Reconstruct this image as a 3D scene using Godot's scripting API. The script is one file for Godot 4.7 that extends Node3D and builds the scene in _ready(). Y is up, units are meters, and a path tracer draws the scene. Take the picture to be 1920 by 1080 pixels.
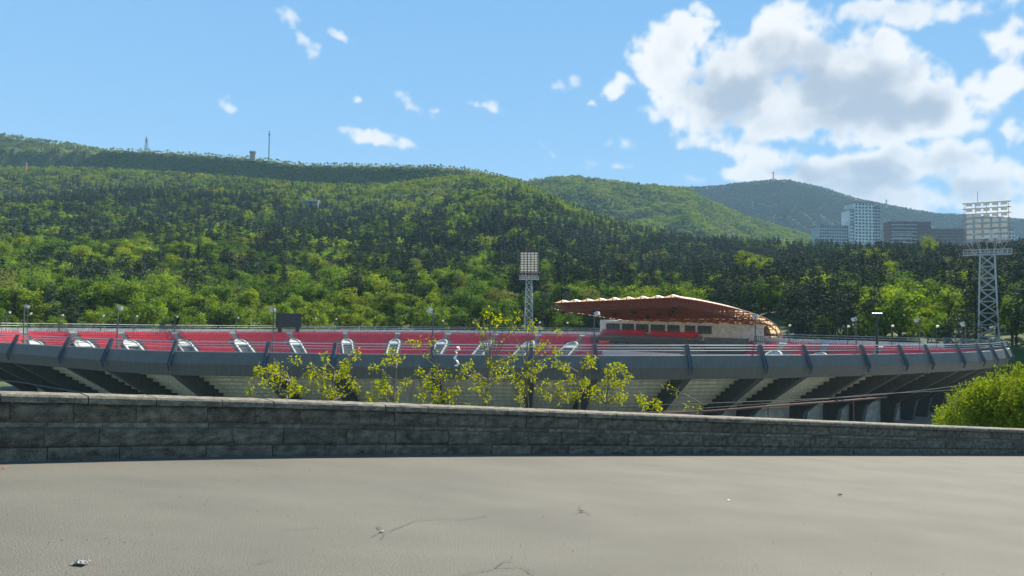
extends Node3D
# A stadium under a wooded hillside, seen over a roadside stone wall.
# X is right, z in the plan functions is metres forward of the camera (world -Z), y is up.

const F := 1400.0                       # focal length in pixels of the 1920 x 1080 photograph
const EYE := Vector3(0, 1.75, 0)
var cam_basis: Basis
var used := {}
var M := {}
var rng := RandomNumberGenerator.new()

# ---------------------------------------------------------------- small helpers
class Mb:
	var v := PackedVector3Array()
	var c := PackedColorArray()
	var col := Color(1, 1, 1)
	func tri(a: Vector3, b: Vector3, d: Vector3) -> void:
		v.push_back(a); v.push_back(b); v.push_back(d)
		c.push_back(col); c.push_back(col); c.push_back(col)
	func quad(a: Vector3, b: Vector3, d: Vector3, e: Vector3) -> void:
		tri(a, b, d); tri(a, d, e)
	func box(t: Transform3D, s: Vector3) -> void:
		var h := s * 0.5
		var p: Array[Vector3] = []
		for i in 8:
			p.append(t * Vector3(h.x * (1 if i & 1 else -1), h.y * (1 if i & 2 else -1), h.z * (1 if i & 4 else -1)))
		quad(p[0], p[2], p[3], p[1]); quad(p[4], p[5], p[7], p[6])
		quad(p[0], p[4], p[6], p[2]); quad(p[1], p[3], p[7], p[5])
		quad(p[2], p[6], p[7], p[3]); quad(p[0], p[1], p[5], p[4])
	func tube(a: Vector3, b: Vector3, r0: float, r1: float, n := 5, cap := true) -> void:
		var d := (b - a).normalized()
		var u := d.cross(Vector3.UP if absf(d.y) < 0.9 else Vector3.RIGHT).normalized()
		var w := d.cross(u)
		for i in n:
			var t0 := TAU * i / n
			var t1 := TAU * (i + 1) / n
			var e0 := u * cos(t0) + w * sin(t0)
			var e1 := u * cos(t1) + w * sin(t1)
			quad(a + e0 * r0, a + e1 * r0, b + e1 * r1, b + e0 * r1)
			if cap:
				tri(a, a + e1 * r0, a + e0 * r0)
				tri(b, b + e0 * r1, b + e1 * r1)
	func path(pts: Array, r0: float, r1: float, n := 5) -> void:
		for i in pts.size() - 1:
			var k := float(pts.size() - 1)
			tube(pts[i], pts[i + 1], lerpf(r0, r1, i / k), lerpf(r0, r1, (i + 1) / k), n, i == pts.size() - 2)
	func prism(poly: Array, off: Vector3) -> void:   # poly in space, extruded by off
		var tr := PackedVector2Array()
		var nrm := Vector3.ZERO
		for i in poly.size():
			nrm += (poly[i] as Vector3).cross(poly[(i + 1) % poly.size()])
		var ax := 0 if absf(nrm.x) > absf(nrm.y) and absf(nrm.x) > absf(nrm.z) else (1 if absf(nrm.y) > absf(nrm.z) else 2)
		for p: Vector3 in poly:
			tr.push_back(Vector2(p.y, p.z) if ax == 0 else (Vector2(p.x, p.z) if ax == 1 else Vector2(p.x, p.y)))
		var ix := Geometry2D.triangulate_polygon(tr)
		for i in range(0, ix.size(), 3):
			tri(poly[ix[i]], poly[ix[i + 1]], poly[ix[i + 2]])
			tri(poly[ix[i]] + off, poly[ix[i + 2]] + off, poly[ix[i + 1]] + off)
		for i in poly.size():
			var a: Vector3 = poly[i]
			var b: Vector3 = poly[(i + 1) % poly.size()]
			quad(a, b, b + off, a + off)
	func mesh() -> ArrayMesh:
		var a := []
		a.resize(Mesh.ARRAY_MAX)
		a[Mesh.ARRAY_VERTEX] = v
		a[Mesh.ARRAY_COLOR] = c
		var m := ArrayMesh.new()
		m.add_surface_from_arrays(Mesh.PRIMITIVE_TRIANGLES, a)
		return m

func called(n: String) -> String:
	var k: int = used.get(n, 0)
	used[n] = k + 1
	return n if k == 0 else "%s_%03d" % [n, k]

func thing(n: String, label: String, cat: String, at: Vector3, group := "") -> Node3D:
	var o := Node3D.new()
	o.name = called(n)
	add_child(o)
	o.position = at
	o.set_meta("label", label)
	o.set_meta("category", cat)
	if group: o.set_meta("group", group)
	return o

func part(parent: Node3D, n: String, mesh: Mesh, mat: Material, world := true) -> MeshInstance3D:
	var o := MeshInstance3D.new()
	o.name = n
	o.mesh = mesh
	o.material_override = mat
	parent.add_child(o, true)
	if world:                                # the mesh was made in scene coordinates
		var p: Node = parent
		while p is Node3D and p != self:
			o.position -= (p as Node3D).position
			p = p.get_parent()
	return o

func structure(n: String, mesh: Mesh, mat: Material) -> MeshInstance3D:
	var o := MeshInstance3D.new()
	o.name = n
	o.mesh = mesh
	o.material_override = mat
	add_child(o, true)
	o.set_meta("kind", "structure")
	return o

func lin(r: float, g: float, b: float) -> Color:
	return Color(r, g, b).linear_to_srgb()

func mat(c: Color, rough := 0.85, metal := 0.0) -> StandardMaterial3D:
	var m := StandardMaterial3D.new()
	m.albedo_color = c
	m.roughness = rough
	m.metallic = metal
	return m

func noise(freq: float, oct := 4, sd := 1, kind := FastNoiseLite.TYPE_SIMPLEX_SMOOTH) -> FastNoiseLite:
	var n := FastNoiseLite.new()
	n.noise_type = kind
	n.frequency = freq
	n.fractal_octaves = oct
	n.seed = sd
	return n

func grain(freq: float, oct: int, lo: Color, hi: Color, size := 512, sd := 1, mid := 0.5) -> NoiseTexture2D:
	var t := NoiseTexture2D.new()
	t.width = size
	t.height = size
	t.seamless = true
	t.noise = noise(freq, oct, sd)
	var g := Gradient.new()
	g.set_color(0, lo)
	g.set_color(1, hi)
	g.set_offset(0, mid - 0.4)
	g.set_offset(1, mid + 0.4)
	t.color_ramp = g
	return t

func textured(m: StandardMaterial3D, tex: Texture2D, metres: float, world := true) -> StandardMaterial3D:
	m.albedo_texture = tex
	m.uv1_triplanar = true
	m.uv1_world_triplanar = world
	m.uv1_scale = Vector3.ONE / metres
	return m

# ---------------------------------------------------------------- photograph pixel -> place
func dir_of(px: float, py: float) -> Vector3:
	return cam_basis * Vector3((px - 960.0) / F, -(py - 540.0) / F, -1.0)

func at(px: float, py: float, z: float) -> Vector3:      # the point at forward distance z
	var d := dir_of(px, py)
	return EYE + d * (z / -d.z)

func pixel_of(p: Vector3) -> Vector2:
	var q := cam_basis.inverse() * (p - EYE)
	return Vector2(960.0 + F * q.x / -q.z, 540.0 - F * q.y / -q.z)

func catmull(pts: Array, closed: bool, per: int) -> PackedVector3Array:
	var out := PackedVector3Array()
	var n := pts.size()
	for i in (n if closed else n - 1):
		var a: Vector3 = pts[(i - 1 + n) % n] if closed or i > 0 else pts[0]
		var b: Vector3 = pts[i]
		var c: Vector3 = pts[(i + 1) % n]
		var d: Vector3 = pts[(i + 2) % n] if closed or i + 2 < n else pts[n - 1]
		for k in per:
			out.push_back(b.cubic_interpolate(c, a, d, float(k) / per))
	if not closed: out.push_back(pts[n - 1])
	return out

func lookup(tab: Array, x: float) -> float:              # piecewise linear table of [x, y]
	if x <= tab[0][0]: return tab[0][1]
	for i in tab.size() - 1:
		if x <= tab[i + 1][0]:
			return lerpf(tab[i][1], tab[i + 1][1], (x - tab[i][0]) / (tab[i + 1][0] - tab[i][0]))
	return tab[tab.size() - 1][1]

# ---------------------------------------------------------------- camera, sky, sun
func make_view() -> void:
	cam_basis = Basis.from_euler(Vector3(atan(57.0 / F), 0, atan(0.009)))
	var cam := Camera3D.new()
	cam.name = "camera"
	cam.fov = rad_to_deg(2.0 * atan(540.0 / F))
	cam.near = 0.1
	cam.far = 20000.0
	cam.transform = Transform3D(cam_basis, EYE)
	add_child(cam)
	cam.current = true
	var sun := DirectionalLight3D.new()
	sun.name = "sun"
	sun.light_energy = 1.6
	sun.light_color = Color(1.0, 0.955, 0.88)
	sun.light_angular_distance = 0.5
	sun.shadow_enabled = true
	add_child(sun)
	var el := deg_to_rad(43.0)
	var az := deg_to_rad(35.0)
	var to_sun := Vector3(sin(az) * cos(el), sin(el), -cos(az) * cos(el))
	sun.look_at_from_position(Vector3.ZERO, -to_sun)
	var env := Environment.new()
	env.background_mode = Environment.BG_SKY
	env.sky = Sky.new()
	var pano := PanoramaSkyMaterial.new()
	pano.panorama = ImageTexture.create_from_image(sky_image())
	env.sky.sky_material = pano
	env.tonemap_mode = Environment.TONE_MAPPER_LINEAR
	env.tonemap_exposure = 2.5
	env.fog_enabled = true
	env.fog_density = 0.00009
	env.fog_light_color = Color(0.70, 0.87, 1.0)
	env.sdfgi_enabled = true
	env.ssao_enabled = true
	env.ssil_enabled = true
	var we := WorldEnvironment.new()
	we.name = "world_environment"
	we.environment = env
	add_child(we)

var blobs := []          # azimuth, elevation, radii, turn (degrees), weight
var bins := []           # the clouds that can reach each degree of azimuth
var cloud_a: FastNoiseLite
var cloud_b: FastNoiseLite
var cloud_w: FastNoiseLite
var cloud_p: FastNoiseLite

func sky_color(az: float, el: float) -> Color:           # degrees; air and clouds only
	var e := clampf(el, 0.0, 90.0) / 90.0
	var low := exp(-e * 7.0)
	var top := Color(0.054, 0.155, 0.318)
	var mid := Color(0.078, 0.200, 0.362)
	var hor := Color(0.200, 0.325, 0.425)
	var c := top.lerp(mid, exp(-e * 2.6)).lerp(hor, low * 0.9)
	if el < -1.0 or bins[posmod(int(floor(az)), 360)].is_empty():
		return Color(0.20, 0.23, 0.24) if el < -1.0 else c
	var a := deg_to_rad(az)
	var l := deg_to_rad(el)
	var d := Vector3(sin(a) * cos(l), sin(l), -cos(a) * cos(l))
	var wob := Vector3(cloud_w.get_noise_3dv(d), cloud_w.get_noise_3dv(d + Vector3(5, 0, 0)), 0.0)
	var az2 := az + wob.x * 0.9
	var el2 := el + wob.y * 0.6
	var best := -1.0
	var solid := 0.0
	var body := 0.0
	for b: Array in bins[posmod(int(floor(az)), 360)]:
		var dx: float = wrapf(az2 - b[0], -180.0, 180.0)
		var dy: float = el2 - b[1]
		if absf(dx) > b[2] * 1.5 + 0.4 or absf(dy) > b[3] * 1.5 + b[2] * 0.8: continue
		var q: float = b[4]
		var ux: float = (dx * cos(q) + dy * sin(q)) / b[2]
		var uy: float = (-dx * sin(q) + dy * cos(q)) / b[3]
		var f: float = (1.0 - ux * ux - uy * uy) * b[5]
		if f > best:
			best = f
			solid = b[5]
		body += clampf(f, 0.0, 1.0) * clampf(b[2] / 5.0, 0.0, 1.0)
	if best <= -0.99: return c
	var n1 := cloud_a.get_noise_3dv(d)
	var n2 := cloud_b.get_noise_3dv(d)
	var puff := -cloud_p.get_noise_3dv(d) - 0.30          # rounded heads
	var soft := smoothstep(0.55, 0.95, solid)             # solid cumulus against thin wisps
	var dens := best + n1 * 1.0 + n2 * lerpf(0.85, 0.55, soft) + puff * 0.55 * soft
	var m := smoothstep(0.04, lerpf(1.1, 0.80, soft), dens)
	if m <= 0.0: return c
	var thick := smoothstep(0.35, 1.7, body + n1 * 0.55 - puff * 0.30 + n2 * 0.18)
	var white := Color(0.415, 0.412, 0.405)
	var grey := Color(0.190, 0.218, 0.258)
	return c.lerp(white.lerp(grey, thick), m * lerpf(0.80, 0.97, soft))

func sky_image() -> Image:
	cloud_a = noise(9.0, 6, 11)
	cloud_b = noise(40.0, 5, 12)
	cloud_p = noise(16.0, 4, 14, FastNoiseLite.TYPE_CELLULAR)
	cloud_p.cellular_return_type = FastNoiseLite.RETURN_DISTANCE
	cloud_w = noise(24.0, 4, 13)
	var seen := [   # clouds of the photograph: pixel centre, pixel radii, turn, weight
		[1260, 115, 75, 75, 0, 1.0], [1290, 60, 55, 40, 0, 0.9], [1385, 130, 120, 75, -0.2, 1.15], [1485, 75, 95, 80, 0, 1.15], [1590, 135, 150, 85, 0.25, 1.2],
		[1700, 175, 130, 75, 0.25, 1.15], [1330, 195, 110, 70, 0, 1.05], [1470, 205, 190, 80, 0, 1.2], [1640, 225, 150, 50, 0, 1.05], [1310, 262, 70, 26, 0, 0.85],
		[1775, 205, 80, 60, 0.2, 1.0], [1870, 160, 75, 50, 0, 0.95], [1232, 213, 50, 18, 0, 0.75], [1440, 290, 90, 36, 0.3, 0.9], [1390, 325, 46, 22, 0, 0.85],
		[1480, 335, 110, 38, 0, 1.0], [1570, 325, 150, 42, 0.15, 1.0], [1710, 308, 140, 46, 0, 1.1], [1830, 338, 130, 50, 0.4, 1.0], [1650, 372, 300, 42, 0, 1.05], [1890, 395, 110, 36, 0, 0.9],
		[1625, 22, 110, 26, 0, 0.7], [1740, 22, 110, 30, 0, 0.75], [1860, 10, 90, 26, 0, 0.75], [1890, 70, 60, 40, 0.5, 0.85], [1905, 238, 32, 30, 0, 0.8],
		[540, 30, 40, 17, 0.2, 0.75], [1160, 165, 32, 20, 0, 0.85], [772, 196, 55, 15, 0.5, 0.72], [722, 262, 85, 15, 0.16, 0.8], [905, 197, 36, 10, 0.1, 0.7],
		[1058, 156, 34, 14, -0.2, 0.55], [1175, 265, 36, 14, 0, 0.6], [580, 88, 34, 12, 0.8, 0.45], [622, 63, 24, 9, 0.5, 0.5], [1318, 18, 26, 14, 0.3, 0.65], [1345, 44, 18, 9, 0, 0.5],
		[672, 185, 14, 7, 0.3, 0.5], [424, 197, 18, 7, 0.2, 0.4], [1040, 287, 36, 9, 0.3, 0.5], [1100, 305, 26, 8, 0, 0.45], [1160, 310, 24, 8, 0, 0.5], [1215, 310, 20, 8, 0, 0.45], [1290, 338, 44, 10, 0, 0.6], [1110, 192, 10, 5, 0, 0.45], [945, 204, 12, 6, 0, 0.4], [810, 205, 22, 7, 0, 0.5]]
	for s: Array in seen:
		var d := dir_of(s[0], s[1])
		var a := atan2(d.x, -d.z)
		var per := rad_to_deg(1.0 / F) * cos(a) * cos(a)
		blobs.append([rad_to_deg(a), rad_to_deg(atan2(d.y, Vector2(d.x, d.z).length())), s[2] * per * 0.98, s[3] * 0.98 * rad_to_deg(1.0 / F) * cos(a), -s[4], s[5]])
	rng.seed = 77
	for i in 46:             # the same fair-weather clouds all round
		var ca := rng.randf_range(42.0, 322.0)
		var ce := rng.randf_range(4.0, 50.0)
		var big := rng.randf_range(0.6, 1.6)
		for k in 1 + rng.randi() % 6:
			blobs.append([ca + rng.randfn() * 5.0 * big, ce + rng.randfn() * 1.6 * big, rng.randf_range(1.0, 5.5) * big, rng.randf_range(0.7, 2.4) * big, 0.0, rng.randf_range(0.6, 1.2)])
	for i in 360:
		var near := []
		for b: Array in blobs:
			if absf(wrapf(i + 0.5 - b[0], -180.0, 180.0)) < b[2] * 1.45 + 3.0: near.append(b)
		bins.append(near)
	var w := 4096
	var h := 2048
	var small := Image.create(1024, 512, false, Image.FORMAT_RGBF)
	for y in 512:
		for x in 1024:
			small.set_pixel(x, y, sky_color(wrapf((x + 0.5) / 1024.0 * 360.0, -180.0, 180.0), 90.0 - (y + 0.5) / 512.0 * 180.0))
	small.resize(w, h, Image.INTERPOLATE_BILINEAR)
	var half := int(43.0 / 360.0 * w)               # column 0 looks along -Z
	for y in range(int(62.0 / 180.0 * h), int(90.6 / 180.0 * h)):
		for x in range(-half, half):
			small.set_pixel(posmod(x, w), y, sky_color((x + 0.5) / w * 360.0, 90.0 - (y + 0.5) / h * 180.0))
	return small

# ---------------------------------------------------------------- materials
func make_materials() -> void:
	M.asphalt = textured(mat(lin(0.192, 0.190, 0.162), 0.92), asphalt_tex(), 1.9)
	M.asphalt.detail_enabled = true
	M.asphalt.detail_uv_layer = BaseMaterial3D.DETAIL_UV_2
	M.asphalt.detail_blend_mode = BaseMaterial3D.BLEND_MODE_MUL
	M.asphalt.detail_albedo = grain(0.010, 5, Color(0.875, 0.875, 0.875), Color(1, 1, 0.98), 1024, 5)
	M.asphalt.uv2_triplanar = true
	M.asphalt.uv2_world_triplanar = true
	M.asphalt.uv2_scale = Vector3(1 / 26.0, 1 / 17.0, 1 / 15.0)
	M.crack = mat(lin(0.055, 0.052, 0.045), 1.0)
	M.soil = textured(mat(lin(0.16, 0.15, 0.09), 1.0), grain(0.02, 5, Color(0.6, 0.7, 0.45), Color(1, 1, 0.9), 512, 8), 14.0)
	M.hill = textured(mat(lin(0.062, 0.092, 0.034), 1.0), grain(0.02, 5, Color(0.6, 0.75, 0.5), Color(1, 1, 0.85), 512, 9), 60.0)
	for i in 5:
		var t: float = [1.0, 0.86, 1.14, 0.94, 1.08][i]
		M["stone%d" % i] = textured(mat(lin(0.235 * t, 0.215 * t, 0.168 * t), 0.95), stone_tex(20 + i), 1.1)
	M.band_stone = textured(mat(lin(0.33, 0.31, 0.25), 0.95), stone_tex(31), 0.9)
	M.coping = textured(mat(lin(0.30, 0.28, 0.225), 0.95), stone_tex(32), 1.2)
	M.mortar = textured(mat(lin(0.23, 0.21, 0.165), 1.0), grain(0.03, 5, Color(0.6, 0.6, 0.6), Color(1, 1, 1), 256, 3), 0.6)
	var weather := grain(0.012, 5, Color(0.78, 0.79, 0.8), Color(1, 1, 1), 512, 41)
	var streak := grain(0.012, 5, Color(0.84, 0.84, 0.85), Color(1, 1, 1), 512, 46)
	M.slate = textured(mat(lin(0.122, 0.128, 0.116), 0.6), weather, 9.0)
	M.slate_post = textured(mat(lin(0.095, 0.125, 0.150), 0.5), weather, 5.0)
	for k in ["slate"]:
		M[k].albedo_texture = streak
		M[k].uv1_scale = Vector3(1 / 2.6, 1 / 14.0, 1 / 2.6)
	M.cream = textured(mat(lin(0.80, 0.76, 0.61), 0.9), grain(0.010, 5, Color(0.84, 0.84, 0.82), Color(1, 1, 1), 512, 42), 8.0)
	M.cream.uv1_scale = Vector3(1 / 3.0, 1 / 14.0, 1 / 3.0)
	M.lower_wall = textured(mat(lin(0.62, 0.62, 0.59), 0.9), grain(0.010, 5, Color(0.75, 0.75, 0.74), Color(1, 1, 1), 512, 43), 8.0)
	M.concrete = textured(mat(lin(0.40, 0.40, 0.37), 0.9), grain(0.014, 5, Color(0.66, 0.66, 0.64), Color(1, 1, 1), 512, 44), 5.0)
	M.pale = textured(mat(lin(0.62, 0.62, 0.585), 0.85), grain(0.014, 5, Color(0.74, 0.74, 0.72), Color(1, 1, 1), 512, 45), 5.0)
	M.tread = textured(mat(lin(0.30, 0.29, 0.275), 0.9), weather, 5.0)
	M.rail = mat(lin(0.42, 0.44, 0.45), 0.35, 0.6)
	M.dark_rail = mat(lin(0.10, 0.115, 0.12), 0.5, 0.3)
	M.seat = mat(lin(0.60, 0.042, 0.066), 0.30)
	M.seat.vertex_color_use_as_albedo = true
	M.galv = mat(lin(0.42, 0.43, 0.44), 0.5, 0.35)
	M.dark = mat(lin(0.02, 0.022, 0.026), 0.4)
	M.screen = mat(lin(0.022, 0.022, 0.028), 0.3)
	M.lamp_face = mat(lin(0.75, 0.75, 0.72), 0.25, 0.1)
	M.lamp_back = mat(lin(0.40, 0.32, 0.29), 0.5, 0.2)
	M.rust = mat(lin(0.180, 0.046, 0.034), 0.6)
	M.skin = mat(lin(0.56, 0.38, 0.27), 0.7)
	M.skin.backlight_enabled = true
	M.skin.backlight = Color(0.80, 0.70, 0.56)
	M.skin_lit = mat(lin(0.75, 0.72, 0.66), 0.5)  # paler than the skin, sunlight on the panel fronts put into the colour
	M.wall_white = textured(mat(lin(0.80, 0.76, 0.71), 0.85), weather, 6.0)
	M.glass = mat(lin(0.05, 0.065, 0.07), 0.08)
	M.frame = mat(lin(0.03, 0.03, 0.032), 0.5)
	M.fabric = mat(lin(0.58, 0.54, 0.57), 0.8)
	M.orange = mat(lin(0.65, 0.07, 0.03), 0.6)
	M.pipe = mat(lin(0.115, 0.045, 0.035), 0.6)
	M.cable = mat(lin(0.03, 0.032, 0.035), 0.7)
	M.bark = textured(mat(lin(0.115, 0.092, 0.072), 0.95), grain(0.05, 4, Color(0.55, 0.52, 0.5), Color(1, 1, 1), 256, 51), 1.5, false)
	M.twig = mat(lin(0.20, 0.165, 0.13), 0.9)
	M.plastic = mat(lin(0.75, 0.76, 0.78), 0.4)
	M.plastic.backlight_enabled = true
	M.plastic.backlight = Color(0.6, 0.6, 0.62)
	M.block_white = textured(mat(lin(0.80, 0.81, 0.82), 0.85), weather, 30.0)
	M.block_blue = textured(mat(lin(0.50, 0.55, 0.60), 0.8), weather, 30.0)
	M.block_brick = textured(mat(lin(0.21, 0.155, 0.14), 0.85), weather, 30.0)
	M.block_grey = textured(mat(lin(0.30, 0.31, 0.33), 0.85), weather, 30.0)
	M.pane = mat(lin(0.06, 0.085, 0.11), 0.15)
	M.tower_stone = textured(mat(lin(0.42, 0.38, 0.31), 0.9), weather, 12.0)
	M.forecourt = textured(mat(lin(0.38, 0.365, 0.33), 0.95), grain(0.02, 5, Color(0.75, 0.75, 0.74), Color(1, 1, 1), 512, 8), 9.0)
	M.grass = mat(lin(0.06, 0.12, 0.03), 1.0)

func leaf_mat(c: Color, through: Color, rough := 0.85) -> StandardMaterial3D:
	var m := mat(c, rough)
	m.vertex_color_use_as_albedo = true
	m.metallic_specular = 0.12
	m.cull_mode = BaseMaterial3D.CULL_DISABLED
	m.backlight_enabled = true
	m.backlight = through
	return m

func asphalt_tex() -> ImageTexture:
	var n := 1024
	var a := noise(0.13, 3, 61)
	var cellular := noise(0.22, 1, 63, FastNoiseLite.TYPE_CELLULAR)
	var ia := a.get_seamless_image(n, n)
	var ic := cellular.get_seamless_image(n, n)
	rng.seed = 9
	var im := Image.create(n, n, false, Image.FORMAT_RGB8)
	for y in n:
		for x in n:
			var f := 0.74 + (ia.get_pixel(x, y).r - 0.5) * 0.85 + (ic.get_pixel(x, y).r - 0.5) * 0.06 + (rng.randf() - 0.5) * 0.26
			var r := rng.randf()
			if r < 0.006: f *= 0.5
			elif r > 0.99: f *= 1.25
			im.set_pixel(x, y, Color(f, f * 0.995, f * 0.985))
	return ImageTexture.create_from_image(im)

func stone_tex(sd: int) -> ImageTexture:
	var n := 512
	var ia := noise(0.012, 5, sd).get_seamless_image(n, n)
	var ib := noise(0.09, 4, sd + 50).get_seamless_image(n, n)
	var ic := noise(0.03, 3, sd + 90).get_seamless_image(n, n)
	var im := Image.create(n, n, false, Image.FORMAT_RGB8)
	for y in n:
		for x in n:
			var f := 0.66 + (ia.get_pixel(x, y).r - 0.5) * 0.65 + (ib.get_pixel(x, y).r - 0.5) * 0.55
			var k := clampf((ic.get_pixel(x, y).r - 0.58) * 5.0, 0.0, 1.0)      # lichen and lime stains
			f = clampf(f, 0.2, 1.0)
			im.set_pixel(x, y, Color(f, f, f * 0.98).lerp(Color(0.98, 0.96, 0.86), k * 0.35))
	return ImageTexture.create_from_image(im)

# ---------------------------------------------------------------- ground and hills
var hills := []
var wall_pts: PackedVector3Array        # foot of the roadside wall, on its road side
var wall_len: PackedFloat32Array

func road_y(x: float, z: float) -> float:
	return -(0.075 * x + 0.052 * z)

func make_hills() -> void:
	var defs := [
		# skyline pixels, base distance, ridge distance, shape, share of the rise in the last steep band
		[[[-400, 235], [-100, 258], [0, 273], [140, 276], [320, 286], [474, 296], [560, 307], [640, 309], [800, 311], [880, 317], [930, 327], [970, 338], [1000, 349], [1060, 381], [1120, 405], [1200, 431], [1300, 455], [1400, 467], [1500, 474], [1600, 480], [1920, 482], [2300, 486]],
			[[-0.9, 150], [-0.7, 165], [-0.5, 182], [-0.3, 210], [-0.1, 226], [0.1, 212], [0.2, 192], [0.35, 168], [0.5, 150], [0.7, 138]], [[-0.7, 1180], [0.0, 1050], [0.12, 950], [0.25, 760], [0.45, 620], [0.8, 520]], 0.47, 1.0],
		[[[-400, 222], [0, 254], [140, 272], [260, 300], [420, 340], [700, 700]], [[-0.9, 1200]], [[-0.9, 1750]], 0.8, 0.0],
		[[[700, 420], [900, 365], [1000, 341], [1040, 335], [1080, 333], [1140, 342], [1200, 348], [1260, 353], [1290, 356], [1310, 370], [1400, 409], [1500, 440], [1560, 458], [1700, 490]], [[0, 900]], [[0, 1750]], 0.62, 0.0],
		[[[1000, 400], [1150, 362], [1290, 353], [1340, 351], [1400, 343], [1450, 339], [1480, 340], [1540, 353], [1600, 373], [1640, 381], [1700, 393], [1760, 403], [1810, 405], [1920, 413], [2300, 445]], [[0, 1500]], [[0, 3100]], 0.8, 0.0],
		[[[1500, 430], [1700, 404], [1780, 402], [1860, 406], [1920, 410], [2300, 425]], [[0, 4000]], [[0, 6000]], 0.8, 0.0]]
	for d: Array in defs:
		var tab := []
		for s: Array in d[0]:
			var q := dir_of(s[0], s[1])
			tab.append([q.x / -q.z, q.y / -q.z])
		hills.append({"sky": tab, "base": d[1], "ridge": d[2], "pow": d[3], "steep": d[4]})
	ground_noise = noise(0.004, 4, 71)
	bump_noise = noise(0.016, 3, 72)

var ground_noise: FastNoiseLite
var bump_noise: FastNoiseLite

func hill_y(i: int, a: float, z: float, x: float) -> float:
	var hl: Dictionary = hills[i]
	var zb := lookup(hl.base, a)
	if z < zb: return -13.0 if i == 0 else -60.0
	var zr := lookup(hl.ridge, a)
	var sky := lookup(hl.sky, a)
	var t := (z - zb) / (zr - zb)
	var s0 := -0.052 if i == 0 else -0.06
	if t > 1.0:
		return EYE.y + sky * zr - (z - zr) * 0.45
	var g := pow(t, hl.pow)
	if hl.steep > 0.0:
		var st := 0.10 * smoothstep(0.05, -0.22, a)          # the crest of the front hill is steeper on its left
		g = (1.0 - st) * pow(minf(t / 0.972, 1.0), hl.pow) + st * smoothstep(0.966, 1.0, t)
	var y := EYE.y + lerpf(s0, sky, g) * z
	var rough := smoothstep(0.0, 0.12, t) * smoothstep(1.0, 0.7, t)
	return y + (ground_noise.get_noise_2d(x, z) * 0.030 * z + bump_noise.get_noise_2d(x, z) * 3.0) * rough

func land(x: float, z: float) -> float:                  # ground height, z forward
	var near := near_land(x, z)
	if z < 120.0: return near
	var a := x / z
	if absf(a) > 1.3: return near
	var y := -13.0
	for i in hills.size():
		y = maxf(y, hill_y(i, a, z, x))
	return maxf(y, -13.0) if z < 400 else y

func near_land(x: float, z: float) -> float:
	# beyond the wall the ground drops to the stadium's level
	var d := wall_side(x, z)
	var r := road_y(clampf(x, -40, 40), clampf(z, -40, 50))
	if d > 0.5: return r - 0.35
	return maxf(-13.0, r - 1.15 + (d - 0.5) * 0.55)

func wall_side(x: float, z: float) -> float:             # metres to the camera's side of the wall, roughly
	return ((x + 0.57) * 0.565 - (z - 13.4) * 0.825)

func make_land() -> void:
	var rs: Array[float] = []
	var r := 3.0
	while r < 9000.0:
		rs.append(r)
		r *= 1.06 if r < 150.0 else (1.009 if r > 500.0 and r < 1300.0 else (1.008 if r > 1500.0 and r < 3600.0 else 1.02))
	var angs: Array[float] = []
	var t := -180.0
	while t <= 180.01:
		angs.append(t)
		t += 0.5 if absf(t + 0.01) < 52.0 else 4.0
	var grid := []
	for an in angs:
		var row := PackedVector3Array()
		var th := deg_to_rad(an)
		for rr in rs:
			var x := sin(th) * rr
			var z := cos(th) * rr
			var y := 0.0
			if absf(an) < 52.0:
				y = land(x, z)
			else:                                        # out of view: the hills go on to the sides and run out behind
				var th2 := signf(an) * deg_to_rad(52.0)
				var k := smoothstep(120.0, 60.0, absf(an))
				y = lerpf(near_land(x, z), maxf(land(sin(th2) * rr, cos(th2) * rr), -13.0), k) if rr > 60.0 else near_land(x, z)
			row.push_back(Vector3(x, y, -z))
		grid.append(row)
	var st := SurfaceTool.new()
	st.begin(Mesh.PRIMITIVE_TRIANGLES)
	for i in angs.size():
		for j in rs.size():
			st.add_vertex(grid[i][j])
	var n := rs.size()
	for i in angs.size() - 1:
		for j in n - 1:
			var k := i * n + j
			st.add_index(k); st.add_index(k + 1); st.add_index(k + n)
			st.add_index(k + 1); st.add_index(k + n + 1); st.add_index(k + n)
	st.generate_normals()
	structure("terrain", st.commit(), M.hill)
	# paved ground round the stadium
	var mb := Mb.new()
	var pts := []
	for i in 48:
		var an := TAU * i / 48.0
		pts.append(Vector3(-6 + cos(an) * 99.0, -12.95, -136 + sin(an) * 83.0))
	for i in 48:
		mb.tri(Vector3(-6, -12.95, -136), pts[i], pts[(i + 1) % 48])
	structure("forecourt", mb.mesh(), M.forecourt)

# ---------------------------------------------------------------- road and roadside wall
func wall_at(w: float) -> Array:         # position along the wall -> [foot point, along, towards the road]
	var i := clampi(wall_len.bsearch(w) - 1, 0, wall_pts.size() - 2)
	var f := (w - wall_len[i]) / (wall_len[i + 1] - wall_len[i])
	var p := wall_pts[i].lerp(wall_pts[i + 1], f)
	var i0 := maxi(i - 4, 0)
	var i1 := mini(i + 5, wall_pts.size() - 1)
	var d := wall_pts[i1] - wall_pts[i0]
	d = d.normalized()
	return [p, d, Vector3(-d.z, 0, d.x).normalized()]

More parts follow.
